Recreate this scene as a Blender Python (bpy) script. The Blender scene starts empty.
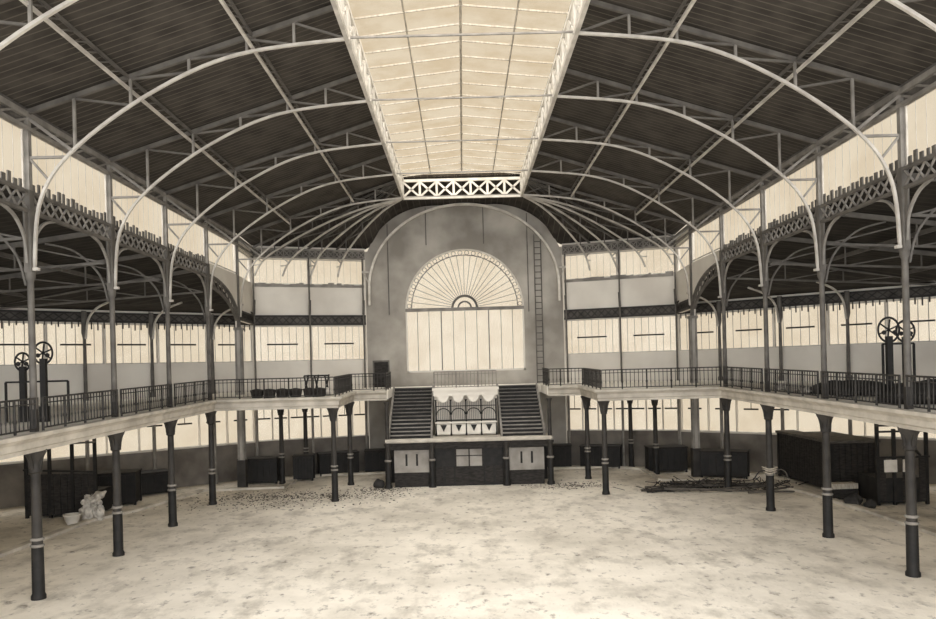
import bpy, math, random
from mathutils import Vector as V, Matrix
S = bpy.context.scene
COL = S.collection
R = random.Random(7)

# ------------------------------------------------------------------ camera
EYE = 6.0
cam_data = bpy.data.cameras.new('camera')
cam = bpy.data.objects.new('camera', cam_data)
COL.objects.link(cam)
cam_data.sensor_width = 36.0
cam_data.lens = 750 / 936 * 36
cam_data.shift_x = 5 / 936
cam_data.shift_y = 59.5 / 936
cam_data.clip_end = 500
cam.matrix_world = Matrix.Translation((-0.2, 0, EYE)) @ Matrix.Rotation(math.pi / 2, 4, 'X') @ Matrix.Rotation(-0.026, 4, 'Z')
S.camera = cam

# ------------------------------------------------------------------ sky and exposure
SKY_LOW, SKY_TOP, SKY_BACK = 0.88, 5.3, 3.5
S.view_settings.view_transform = 'Standard'
S.view_settings.look = 'None'
S.view_settings.gamma = 1
S.view_settings.use_curve_mapping = False
S.view_settings.exposure = 0.0


def warm(c, k=0.52):
    """Pull a colour towards its own grey: the photograph is a faded sepia print."""
    g = 0.3 * c[0] + 0.59 * c[1] + 0.11 * c[2]
    return tuple(g + (x - g) * k for x in c)


def lin(c):
    return tuple((v / 12.92 if v <= 0.04045 else ((v + 0.055) / 1.055) ** 2.4) for v in (x / 255 for x in c)) + (1,)


def make_world():
    w = bpy.data.worlds.new('overcast_sky')
    S.world = w
    w.use_nodes = True
    nt = w.node_tree
    nt.nodes.clear()
    N, L = nt.nodes.new, nt.links.new
    out, bg = N('ShaderNodeOutputWorld'), N('ShaderNodeBackground')
    tc, sep = N('ShaderNodeTexCoord'), N('ShaderNodeSeparateXYZ')
    L(tc.outputs['Generated'], sep.inputs[0])

    def ramp(sock, a, b, lo, hi):
        m = N('ShaderNodeMapRange')
        m.interpolation_type = 'SMOOTHSTEP'
        m.inputs['From Min'].default_value, m.inputs['From Max'].default_value = a, b
        m.inputs['To Min'].default_value, m.inputs['To Max'].default_value = lo, hi
        L(sock, m.inputs['Value'])
        return m.outputs['Result']
    top = ramp(sep.outputs['Z'], 0.5, 0.95, 0, SKY_TOP)          # zenith boost above the visible sky, added to light the interior
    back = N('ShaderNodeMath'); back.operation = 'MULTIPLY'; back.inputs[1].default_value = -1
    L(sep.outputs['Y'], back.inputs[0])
    bk = ramp(back.outputs[0], 0.1, 0.8, 0, SKY_BACK)            # extra sky brightness added behind the viewer as fill light
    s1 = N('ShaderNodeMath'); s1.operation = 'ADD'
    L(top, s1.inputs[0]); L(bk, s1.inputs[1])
    bg2, add = N('ShaderNodeBackground'), N('ShaderNodeAddShader')
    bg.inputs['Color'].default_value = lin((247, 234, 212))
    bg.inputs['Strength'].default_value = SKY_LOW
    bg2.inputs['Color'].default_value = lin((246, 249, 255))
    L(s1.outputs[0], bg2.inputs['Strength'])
    L(bg.outputs[0], add.inputs[0]); L(bg2.outputs[0], add.inputs[1])
    L(add.outputs[0], out.inputs[0])


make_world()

# ------------------------------------------------------------------ materials
MATS = {}


def mat(name, c1, c2=None, scale=3.0, rough=0.8, contrast=(0.35, 0.65), stretch=(1, 1, 1), spec=0.25, metal=0.0, bump=0.0):
    m = bpy.data.materials.new(name)
    m.use_nodes = True
    nt = m.node_tree
    b = nt.nodes['Principled BSDF']
    b.inputs['Roughness'].default_value = rough
    b.inputs['Specular IOR Level'].default_value = spec
    b.inputs['Metallic'].default_value = metal
    N, L = nt.nodes.new, nt.links.new
    if c2 is None:
        c2 = tuple(x * 0.88 for x in c1)
    tc, mp, no, cr = N('ShaderNodeTexCoord'), N('ShaderNodeMapping'), N('ShaderNodeTexNoise'), N('ShaderNodeValToRGB')
    L(tc.outputs['Object'], mp.inputs[0])
    mp.inputs['Scale'].default_value = stretch
    L(mp.outputs[0], no.inputs['Vector'])
    no.inputs['Scale'].default_value = scale
    no.inputs['Detail'].default_value = 6
    cr.color_ramp.elements[0].position, cr.color_ramp.elements[1].position = contrast
    cr.color_ramp.elements[0].color, cr.color_ramp.elements[1].color = lin(warm(c2)), lin(warm(c1))
    L(no.outputs['Fac'], cr.inputs[0])
    L(cr.outputs[0], b.inputs['Base Color'])
    if bump:
        bp = N('ShaderNodeBump'); bp.inputs['Strength'].default_value = bump
        L(no.outputs['Fac'], bp.inputs['Height']); L(bp.outputs[0], b.inputs['Normal'])
    MATS[name] = m
    return m


def glass(name, tint, dirt, scale=0.6):
    m = bpy.data.materials.new(name)
    m.use_nodes = True
    nt = m.node_tree
    nt.nodes.clear()
    N, L = nt.nodes.new, nt.links.new
    out, tr, gl, mx = N('ShaderNodeOutputMaterial'), N('ShaderNodeBsdfTransparent'), N('ShaderNodeBsdfGlossy'), N('ShaderNodeMixShader')
    tc, no, cr = N('ShaderNodeTexCoord'), N('ShaderNodeTexNoise'), N('ShaderNodeValToRGB')
    L(tc.outputs['Object'], no.inputs['Vector'])
    no.inputs['Scale'].default_value = scale
    no.inputs['Detail'].default_value = 5
    cr.color_ramp.elements[0].position, cr.color_ramp.elements[1].position = 0.35, 0.62
    cr.color_ramp.elements[0].color, cr.color_ramp.elements[1].color = lin(dirt), lin(tint)
    L(no.outputs['Fac'], cr.inputs[0])
    L(cr.outputs[0], tr.inputs['Color'])
    gl.inputs['Roughness'].default_value = 0.25
    mx.inputs[0].default_value = 0.04
    L(tr.outputs[0], mx.inputs[1]); L(gl.outputs[0], mx.inputs[2])
    L(mx.outputs[0], out.inputs[0])
    MATS[name] = m
    return m


def floor_material():
    m = bpy.data.materials.new('sandy_earth')
    m.use_nodes = True
    nt = m.node_tree
    b = nt.nodes['Principled BSDF']
    b.inputs['Roughness'].default_value = 0.95
    b.inputs['Specular IOR Level'].default_value = 0.1
    N, L = nt.nodes.new, nt.links.new
    tc = N('ShaderNodeTexCoord')

    def noise(scale, detail, p0, p1, st=(1, 1, 1)):
        mp, n, r = N('ShaderNodeMapping'), N('ShaderNodeTexNoise'), N('ShaderNodeValToRGB')
        mp.inputs['Scale'].default_value = st
        L(tc.outputs['Object'], mp.inputs[0]); L(mp.outputs[0], n.inputs['Vector'])
        n.inputs['Scale'].default_value = scale; n.inputs['Detail'].default_value = detail
        n.inputs['Roughness'].default_value = 0.65
        r.color_ramp.elements[0].position, r.color_ramp.elements[1].position = p0, p1
        L(n.outputs['Fac'], r.inputs[0])
        return r.outputs[0], n.outputs['Fac']

    def mix(fac, a, bb):
        x = N('ShaderNodeMix'); x.data_type = 'RGBA'
        L(fac, x.inputs['Factor'])
        for s, v in ((x.inputs['A'], a), (x.inputs['B'], bb)):
            if isinstance(v, tuple): s.default_value = v
            else: L(v, s)
        return x.outputs['Result']
    big, _ = noise(0.22, 5, 0.40, 0.66)
    mid, _ = noise(0.9, 7, 0.50, 0.70, (1, 0.6, 1))
    fine, h = noise(3.2, 8, 0.56, 0.72, (1, 0.7, 1))
    c = mix(big, lin(warm((236, 222, 196))), lin(warm((206, 192, 166))))
    c = mix(mid, c, lin(warm((180, 166, 142))))
    c = mix(fine, c, lin(warm((128, 117, 100))))
    L(c, b.inputs['Base Color'])
    bp = N('ShaderNodeBump'); bp.inputs['Strength'].default_value = 0.5; bp.inputs['Distance'].default_value = 0.08
    L(h, bp.inputs['Height']); L(bp.outputs[0], b.inputs['Normal'])
    MATS['earth'] = m


def board_material(name, dark, light, axis, pitch):
    """Roof boarding: dark boards with a paler line at each joint, running up the slope."""
    m = bpy.data.materials.new(name)
    m.use_nodes = True
    nt = m.node_tree
    b = nt.nodes['Principled BSDF']
    b.inputs['Roughness'].default_value = 0.9
    b.inputs['Specular IOR Level'].default_value = 0.1
    N, L = nt.nodes.new, nt.links.new
    tc, sep, dv, fr, gt = N('ShaderNodeTexCoord'), N('ShaderNodeSeparateXYZ'), N('ShaderNodeMath'), N('ShaderNodeMath'), N('ShaderNodeMath')
    L(tc.outputs['Object'], sep.inputs[0])
    dv.operation = 'DIVIDE'; dv.inputs[1].default_value = pitch
    fr.operation = 'FRACT'
    gt.operation = 'GREATER_THAN'; gt.inputs[1].default_value = 0.84
    L(sep.outputs[axis], dv.inputs[0]); L(dv.outputs[0], fr.inputs[0]); L(fr.outputs[0], gt.inputs[0])
    no = N('ShaderNodeTexNoise'); no.inputs['Scale'].default_value = 1.3; no.inputs['Detail'].default_value = 6
    L(tc.outputs['Object'], no.inputs['Vector'])
    cr = N('ShaderNodeValToRGB')
    cr.color_ramp.elements[0].position, cr.color_ramp.elements[1].position = 0.36, 0.64
    cr.color_ramp.elements[0].color, cr.color_ramp.elements[1].color = lin(tuple(x * 0.86 for x in dark)), lin(tuple(x * 1.12 for x in dark))
    L(no.outputs['Fac'], cr.inputs[0])
    x = N('ShaderNodeMix'); x.data_type = 'RGBA'
    L(gt.outputs[0], x.inputs['Factor']); L(cr.outputs[0], x.inputs['A']); x.inputs['B'].default_value = lin(light)
    L(x.outputs['Result'], b.inputs['Base Color'])
    MATS[name] = m


mat('pale_iron', (206, 196, 178), (176, 165, 148), 2, 0.55)
mat('mid_iron', (150, 141, 127), (118, 110, 98), 2, 0.6)
mat('grey_iron', (112, 104, 92), (88, 81, 72), 2, 0.6)
mat('dark_iron', (66, 60, 53), (46, 42, 37), 2, 0.6)
mat('black_iron', (42, 39, 35), (28, 26, 24), 3, 0.6)
mat('white_paint', (232, 222, 202), (205, 194, 172), 2, 0.7)
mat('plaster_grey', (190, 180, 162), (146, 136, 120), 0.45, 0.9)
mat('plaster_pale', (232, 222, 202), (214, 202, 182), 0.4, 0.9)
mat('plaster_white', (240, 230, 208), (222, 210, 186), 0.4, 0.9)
mat('dado_brown', (136, 124, 108), (102, 92, 80), 0.9, 0.9)
mat('frieze', (104, 96, 85), (78, 71, 62), 2.0, 0.8)
mat('stone', (208, 195, 171), (176, 163, 141), 1.5, 0.85)
mat('kerb_stone', (222, 209, 184), (176, 163, 140), 1.2, 0.9)
mat('dark_wood', (58, 52, 46), (36, 32, 29), 4, 0.8, stretch=(1, 1, 4))
mat('mid_wood', (104, 94, 80), (74, 66, 56), 4, 0.8, stretch=(1, 1, 4))
mat('pale_wood', (196, 180, 150), (158, 143, 118), 4, 0.8, stretch=(4, 1, 1))
mat('grey_panel', (166, 157, 143), (138, 129, 116), 1.5, 0.8)
mat('sack', (226, 216, 196), (160, 150, 134), 5, 0.95, bump=0.4)
mat('tarp', (60, 56, 52), (40, 37, 34), 1.5, 0.9, bump=0.4)
mat('wicker', (62, 55, 47), (34, 30, 27), 14, 0.9, bump=0.6)
glass('window_glass', (255, 252, 246), (246, 240, 230))
glass('skylight_glass', (252, 247, 238), (238, 228, 212), 0.8)
floor_material()
board_material('roof_boards', (68, 64, 59), (94, 89, 82), 1, 0.27)
board_material('hip_boards', (62, 58, 54), (78, 74, 68), 0, 0.36)
board_material('aisle_boards', (54, 51, 47), (68, 64, 59), 1, 0.45)


# ------------------------------------------------------------------ mesh building
class MB:
    def __init__(self):
        self.v, self.f = [], []

    def add(self, vs, fs):
        o = len(self.v)
        self.v += [tuple(p) for p in vs]
        self.f += [tuple(i + o for i in f) for f in fs]
        return self

    def box(self, x0, x1, y0, y1, z0, z1):
        return self.add([(x0, y0, z0), (x1, y0, z0), (x1, y1, z0), (x0, y1, z0), (x0, y0, z1), (x1, y0, z1), (x1, y1, z1), (x0, y1, z1)],
                        [(0, 3, 2, 1), (4, 5, 6, 7), (0, 1, 5, 4), (1, 2, 6, 5), (2, 3, 7, 6), (3, 0, 4, 7)])

    def bar(self, a, b, w, h=None, up=(0, 0, 1)):
        """A square bar from a to b, w across and h along up."""
        h = h or w
        a, b = V(a), V(b)
        d = (b - a)
        if d.length < 1e-6: return self
        d.normalize()
        u = V(up)
        if abs(d.dot(u)) > 0.98: u = V((0, 1, 0))
        s = d.cross(u).normalized()
        u = s.cross(d).normalized()
        q = [(-1, -1), (1, -1), (1, 1), (-1, 1)]
        return self.add([a + s * (i * w / 2) + u * (j * h / 2) for i, j in q] + [b + s * (i * w / 2) + u * (j * h / 2) for i, j in q],
                        [(0, 1, 2, 3), (7, 6, 5, 4), (0, 4, 5, 1), (1, 5, 6, 2), (2, 6, 7, 3), (3, 7, 4, 0)])

    def tube(self, pts, r, n=8, closed=False):
        pts = [V(p) for p in pts]
        m = len(pts)
        rs = r if isinstance(r, (list, tuple)) else [r] * m
        o = []
        ref = None
        for i, p in enumerate(pts):
            if closed: d = pts[(i + 1) % m] - pts[i - 1]
            else: d = pts[min(i + 1, m - 1)] - pts[max(i - 1, 0)]
            d.normalize()
            if ref is None:
                ref = V((0, 0, 1)) if abs(d.z) < 0.9 else V((0, 1, 0))
            s = d.cross(ref).normalized()
            u = s.cross(d).normalized()
            ref = u
            o += [p + (s * math.cos(2 * math.pi * k / n) + u * math.sin(2 * math.pi * k / n)) * rs[i] for k in range(n)]
        fs = []
        for i in range(m if closed else m - 1):
            j = (i + 1) % m
            for k in range(n):
                fs.append((i * n + k, i * n + (k + 1) % n, j * n + (k + 1) % n, j * n + k))
        if not closed:
            fs += [tuple(range(n - 1, -1, -1)), tuple((m - 1) * n + k for k in range(n))]
        return self.add(o, fs)

    def lathe(self, prof, c=(0, 0, 0), n=12):
        """prof: (radius, z) from bottom to top about a vertical axis at c."""
        vs, fs = [], []
        for r, z in prof:
            vs += [(c[0] + r * math.cos(2 * math.pi * k / n), c[1] + r * math.sin(2 * math.pi * k / n), c[2] + z) for k in range(n)]
        for i in range(len(prof) - 1):
            for k in range(n):
                fs.append((i * n + k, i * n + (k + 1) % n, (i + 1) * n + (k + 1) % n, (i + 1) * n + k))
        fs += [tuple(range(n - 1, -1, -1)), tuple((len(prof) - 1) * n + k for k in range(n))]
        return self.add(vs, fs)

    def ribbon(self, pts, n1, w, h):
        """A flat bar of width w (along n1) and depth h swept along pts."""
        pts = [V(p) for p in pts]
        n1 = V(n1).normalized()
        vs, fs, m = [], [], len(pts)
        for i, p in enumerate(pts):
            d = (pts[min(i + 1, m - 1)] - pts[max(i - 1, 0)]).normalized()
            u = d.cross(n1).normalized()
            vs += [p + n1 * (a * w / 2) + u * (b * h / 2) for a, b in ((-1, -1), (1, -1), (1, 1), (-1, 1))]
        for i in range(m - 1):
            for k in range(4):
                fs.append((i * 4 + k, i * 4 + (k + 1) % 4, i * 4 + 4 + (k + 1) % 4, i * 4 + 4 + k))
        fs += [(3, 2, 1, 0), tuple((m - 1) * 4 + k for k in range(4))]
        return self.add(vs, fs)

    def prism(self, poly, d):
        """poly (3-D points) pushed along the vector d."""
        n = len(poly)
        poly = [V(p) for p in poly]
        d = V(d)
        return self.add(poly + [p + d for p in poly],
                        [tuple(range(n - 1, -1, -1)), tuple(range(n, 2 * n))] + [(i, (i + 1) % n, n + (i + 1) % n, n + i) for i in range(n)])

    def lattice(self, a0, a1, b0, b1, n, w, posts=True, cross=True, up=(0, 0, 1)):
        """Web between the chord a0-a1 and the chord b0-b1."""
        a0, a1, b0, b1 = map(V, (a0, a1, b0, b1))
        A = [a0.lerp(a1, i / n) for i in range(n + 1)]
        B = [b0.lerp(b1, i / n) for i in range(n + 1)]
        for i in range(n):
            self.bar(A[i], B[i + 1], w, w, up)
            if cross: self.bar(B[i], A[i + 1], w, w, up)
        if posts:
            for i in range(n + 1): self.bar(A[i], B[i], w * 1.2, w * 1.2, up)
        return self

    def build(self, name, material, parent=None, smooth=False, loc=None):
        me = bpy.data.meshes.new(name)
        me.from_pydata(self.v, [], self.f)
        me.materials.append(MATS[material])
        me.update()
        import bmesh
        b = bmesh.new(); b.from_mesh(me)
        bmesh.ops.recalc_face_normals(b, faces=b.faces)
        b.to_mesh(me); b.free()
        if smooth:
            me.polygons.foreach_set('use_smooth', [True] * len(me.polygons))
            try: me.set_sharp_from_angle(angle=0.7)
            except Exception: pass
        o = bpy.data.objects.new(name, me)
        COL.objects.link(o)
        if parent: o.parent = parent
        if loc: o.location = loc
        return o


def tag(o, label, cat, group=None, kind=None):
    if label: o['label'] = label
    if cat: o['category'] = cat
    if group: o['group'] = group
    if kind: o['kind'] = kind
    return o


def thing(name, label, cat, loc=(0, 0, 0), rz=0.0, group=None):
    o = bpy.data.objects.new(name, None)
    COL.objects.link(o)
    o.location = loc
    o.rotation_euler = (0, 0, rz)
    o.empty_display_size = 0.2
    return tag(o, label, cat, group, 'thing')


def struct(o, label=None, cat=None):
    o['kind'] = 'structure'
    if label: o['label'] = label
    if cat: o['category'] = cat
    return o


def dup(root, loc, rz, label, group=None):
    r = root.copy(); COL.objects.link(r)
    r.location = loc; r.rotation_euler = (0, 0, rz)
    r['label'] = label
    if group: r['group'] = group
    for ch in list(root.children):
        c = ch.copy(); COL.objects.link(c); c.parent = r
        for g in list(ch.children):
            d = g.copy(); COL.objects.link(d); d.parent = c
    return r


def spline(P, n=8):
    P = [V(p) for p in P]
    out = []
    for i in range(len(P) - 1):
        p0, p1, p2, p3 = P[max(i - 1, 0)], P[i], P[i + 1], P[min(i + 2, len(P) - 1)]
        for k in range(n):
            t = k / n
            out.append(0.5 * ((2 * p1) + (p2 - p0) * t + (2 * p0 - 5 * p1 + 4 * p2 - p3) * t * t + (3 * p1 - p0 - 3 * p2 + p3) * t ** 3))
    out.append(P[-1])
    return out


# ------------------------------------------------------------------ the plan
HW = 12.0                                       # half width of the nave
ST = [6.3, 11.05, 15.8, 20.58, 25.35, 30.1, 34.9, 39.66]   # the bays
NAMES = {0: 'first', 1: 'second', 2: 'third', 3: 'fourth', 4: 'fifth', 5: 'sixth', 6: 'seventh', 7: 'eighth', 8: 'ninth', 9: 'tenth'}
SIDE = {-1: 'left', 1: 'right'}
Y0 = 6.3                                        # the roof starts here, above the viewer
SKX, SKZ0, SKZ1, SKY = 3.15, 15.15, 16.12, 39.9  # skylight: half width, underside and top of its girders, far end
EAVE = 13.32
GAL = 4.86                                      # gallery floor
WY = 45.7                                       # face of the far wall
PC, PS, PE, PX = (12.3, 43.4), (6.0, 45.6), (24.6, 33.2), (24.6, Y0)   # wall corners


def gal_dz(y):
    """The side galleries fall slightly towards the near end."""
    return -0.0198 * (34.6 - min(y, 42.6))


def rafter_z(x):
    return EAVE + (HW - abs(x)) * (SKZ1 - EAVE) / (HW - SKX)


# ------------------------------------------------------------------ floor
fl = MB().box(-27, 27, -4, 48, -0.3, 0)
struct(fl.build('floor', 'earth'), 'pale sandy earth floor of the market hall', 'floor')


def gallery_poly(side):
    s = side
    return [(s * 11.75, Y0), (s * 11.75, 34.6), (s * 6.05, 34.6), (s * 6.05, 39.5), (s * 4.2, 39.5), (s * 4.2, 42.6), (0, 42.6),
            (0, 45.68), (s * 6.0, 45.6), (s * 12.25, 43.35), (s * 24.5, 33.2), (s * 24.5, Y0), ]


def slab(poly, z0, z1):
    m = MB()
    n = len(poly)
    m.add([(x, y, z0 + gal_dz(y)) for x, y in poly] + [(x, y, z1 + gal_dz(y)) for x, y in poly],
          [tuple(range(n)), tuple(range(n, 2 * n))] + [(i, (i + 1) % n, n + (i + 1) % n, n + i) for i in range(n)])
    return m


gal = slab(gallery_poly(-1), 4.42, GAL)
g2 = slab(gallery_poly(1), 4.42, GAL)
gal.add(g2.v, g2.f)
gal.box(-1.8, 1.6, 39.9, 42.6, 4.7, GAL + 0.12)
struct(gal.build('floor_gallery', 'plaster_white'), 'gallery floor running round the hall at first storey', 'gallery')


def fascia(path, inward):
    """The moulded edge beam of the gallery, mitred along path; inward is the side of travel that looks into the nave (+1 left, -1 right)."""
    prof = [(-0.05, 4.36), (0.06, 4.36), (0.06, 4.46), (0.11, 4.5), (0.11, 4.66), (0.17, 4.72), (0.26, 4.78), (0.26, 4.88), (-0.05, 4.88)]
    m = MB()
    n, k = len(path), len(prof)
    vs = []
    for i in range(n):
        p = V((*path[i], 0))
        def nor(a, b):
            d = (V((*b, 0)) - V((*a, 0))).normalized()
            return V((-d.y, d.x, 0)) * inward
        ns = []
        if i > 0: ns.append(nor(path[i - 1], path[i]))
        if i < n - 1: ns.append(nor(path[i], path[i + 1]))
        q = ns[0] if len(ns) == 1 else (ns[0] + ns[1]) / (1 + ns[0].dot(ns[1]))
        vs += [p + q * o + V((0, 0, z + gal_dz(p.y))) for o, z in prof]
    fs = []
    for i in range(n - 1):
        for j in range(k):
            fs.append((i * k + j, i * k + (j + 1) % k, (i + 1) * k + (j + 1) % k, (i + 1) * k + j))
    fs += [tuple(range(k)), tuple((n - 1) * k + j for j in range(k))]
    return m.add(vs, fs)


for s in (-1, 1):
    path = [(s * 11.75, Y0), (s * 11.75, 34.6), (s * 6.05, 34.6), (s * 6.05, 39.5), (s * 4.25, 39.5)]
    struct(fascia(path, -s * -1).build('trim_%d' % (1 if s < 0 else 2), 'stone'), 'moulded pale edge beam of the %s gallery' % SIDE[s], 'gallery edge')
struct(MB().box(-1.8, 1.6, 39.62, 39.95, 4.6, 5.0).box(-1.86, 1.66, 39.55, 39.95, 4.88, 5.02).build('trim_3', 'plaster_pale'),
       'pale edge beam of the balcony between the two stair flights', 'gallery edge')

# raised pavement kerbs under the galleries
KL = [(-16.3, 24), (-16.05, 31.4), (-15.1, 33.5), (-13.9, 38.9), (-9.8, 39.3), (-9.75, 42.3), (-8.6, 43.6), (-4.3, 43.9)]
KR = [(4.3, 43.9), (8.3, 43.9), (9.9, 42.6), (9.8, 38.6), (13.6, 37.3), (15.1, 34), (15.5, 29), (15.6, 24)]
for i, K in enumerate((KL, KR)):
    m = MB()
    m.ribbon([(x, y, 0.05) for x, y in K], (0, 0, 1), 0.13, 0.34)
    struct(m.build('trim_%d' % (4 + i), 'kerb_stone'), 'low stone kerb on the earth floor beside the %s stalls' % SIDE[-1 if i == 0 else 1], 'kerb')


# ------------------------------------------------------------------ walls
def wall_cells(P0, P1, th, z0, z1, holes):
    """A straight wall with rectangular holes (u0, u1, z0, z1 along the wall). Returns the builder and a map (u, off, z) -> point."""
    p0, p1 = V((*P0, 0)), V((*P1, 0))
    L = (p1 - p0).length
    d = (p1 - p0) / L
    n = V((-d.y, d.x, 0))
    if n.y < 0 and abs(n.y) > 0.2: n = -n
    at = lambda u, o, z: p0 + d * u + n * o + V((0, 0, z))
    us = sorted({0, L, *[h[0] for h in holes], *[h[1] for h in holes]})
    zs = sorted({z0, z1, *[h[2] for h in holes], *[h[3] for h in holes]})
    m = MB()
    for zi in range(len(zs) - 1):
        run = None
        for ui in range(len(us) - 1):
            cu, cz = (us[ui] + us[ui + 1]) / 2, (zs[zi] + zs[zi + 1]) / 2
            hole = any(h[0] < cu < h[1] and h[2] < cz < h[3] for h in holes)
            if not hole:
                run = (run[0] if run else us[ui], us[ui + 1])
            if (hole or ui == len(us) - 2) and run:
                m.prism([at(run[0], 0, zs[zi]), at(run[1], 0, zs[zi]), at(run[1], th, zs[zi]), at(run[0], th, zs[zi])], (0, 0, zs[zi + 1] - zs[zi]))
                run = None
    return m, at, L


WN = [0]


def window(at, u0, u1, z0, z1, mull, label, bars=(), frame_m='mid_iron', th=0.35, sill=None, fw=0.06, mw=0.035, glass_m='window_glass', dash=None):
    WN[0] += 1
    o = bpy.data.objects.new('window_%d' % WN[0], None)
    COL.objects.link(o)
    struct(o, label, 'window')
    off = th * 0.4
    f = MB()
    for a, b, c, d in ((u0, u1, z0, z0 + fw), (u0, u1, z1 - fw, z1)):
        f.bar(at(a, off, (c + d) / 2), at(b, off, (c + d) / 2), 0.08, fw)
    for a in (u0 + fw / 2, u1 - fw / 2):
        f.bar(at(a, off, z0), at(a, off, z1), fw, fw)
    f.build('window_frame', frame_m, o)
    n = max(1, round((u1 - u0) / mull))
    mm = MB()
    for i in range(1, n):
        u = u0 + (u1 - u0) * i / n
        mm.bar(at(u, off, z0), at(u, off, z1), mw, mw)
    for z in bars:
        mm.bar(at(u0, off, z), at(u1, off, z), 0.05, 0.05)
    if mm.v: mm.build('glazing_bars', frame_m, o)
    if dash:
        dm = MB()
        for a, b in dash[1]:
            dm.bar(at(a, off - 0.04, dash[0]), at(b, off - 0.04, dash[0]), 0.08, 0.085)
            if z1 < 5: dm.bar(at((a + b) / 2, off - 0.04, dash[0]), at((a + b) / 2, off - 0.04, z1), 0.03)
        dm.build('opening_bar', 'dark_iron', o)
    p = MB()
    p.add([at(u0, off, z0), at(u1, off, z0), at(u1, off, z1), at(u0, off, z1)], [(0, 1, 2, 3)])
    p.build('pane', glass_m, o)
    if sill:
        MB().bar(at(u0 - 0.05, -0.03, z0), at(u1 + 0.05, -0.03, z0), 0.3, 0.12).build('window_sill', sill, o)
    return o


def lower_holes(L, w, pitch, u_from, u_to):
    n = max(1, int((u_to - u_from) / pitch))
    g = (u_to - u_from) / n
    return [(u_from + g * i + 0.02, u_from + g * (i + 1) - 0.02, 2.14, 4.36) for i in range(n)]


def outer_wall(name, P0, P1, label, side, upper, seg, lw, lp, plain=False):
    """upper: clerestory too (the end of the nave)."""
    L = math.dist(P0, P1)
    nseg = max(1, round(L / seg))
    g = L / nseg
    big = [(i * g + 0.03, (i + 1) * g - 0.03, 6.72, 8.80) for i in range(nseg)]
    low = lower_holes(L, lw, lp, 0.04, L - 0.04)
    cl = [(i * g + 0.08, (i + 1) * g - 0.08, 11.25, 12.75) for i in range(nseg)] if upper else []
    m, at, L = wall_cells(P0, P1, 0.35, 0, EAVE + 0.14 if upper else 9.5, big + low + cl)
    struct(m.build(name, 'plaster_pale'), label, 'wall')
    if plain: return at, L
    for i, h in enumerate(big):
        c = (h[0] + h[1]) / 2
        w = h[1] - h[0]
        window(at, *h, 0.42, 'upper storey window %d along the %s' % (i + 1, label.split(' with')[0]), dash=(7.72, [(c - w * 0.27, c + w * 0.27)]), mw=0.03, frame_m='pale_iron', fw=0.05)
    for i, h in enumerate(low):
        c = (h[0] + h[1]) / 2
        window(at, *h, lp * 0.8, 'ground storey window %d along the %s' % (i + 1, label.split(' with')[0]), fw=0.025, mw=0.015, frame_m='white_paint', dash=(3.4, [(c - lw / 2, c + lw / 2)]))
    for i, h in enumerate(cl):
        window(at, *h, 0.42, 'clerestory window %d under the eaves of the %s' % (i + 1, label.split(' with')[0]), mw=0.015, frame_m='pale_iron', fw=0.05)
    return at, L


TRIM = [5]


def trim(m, material, label):
    TRIM[0] += 1
    return struct(m.build('trim_%d' % TRIM[0], material), label, 'trim')


def frieze_band(at, L, z0, z1, label, n):
    m = MB()
    for z in (z0 + 0.05, z1 - 0.05): m.bar(at(0.05, -0.09, z), at(L - 0.05, -0.09, z), 0.1, 0.1)
    m.lattice(at(0.05, -0.09, z0 + 0.08), at(L - 0.05, -0.09, z0 + 0.08), at(0.05, -0.09, z1 - 0.08), at(L - 0.05, -0.09, z1 - 0.08), n, 0.05, False)
    trim(m, 'dark_iron', label)
    b = MB()
    b.prism([at(0.03, -0.03, z0), at(L - 0.03, -0.03, z0), at(L - 0.03, -0.005, z0), at(0.03, -0.005, z0)], (0, 0, z1 - z0))
    trim(b, 'frieze', 'dark board behind the ' + label)


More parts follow.
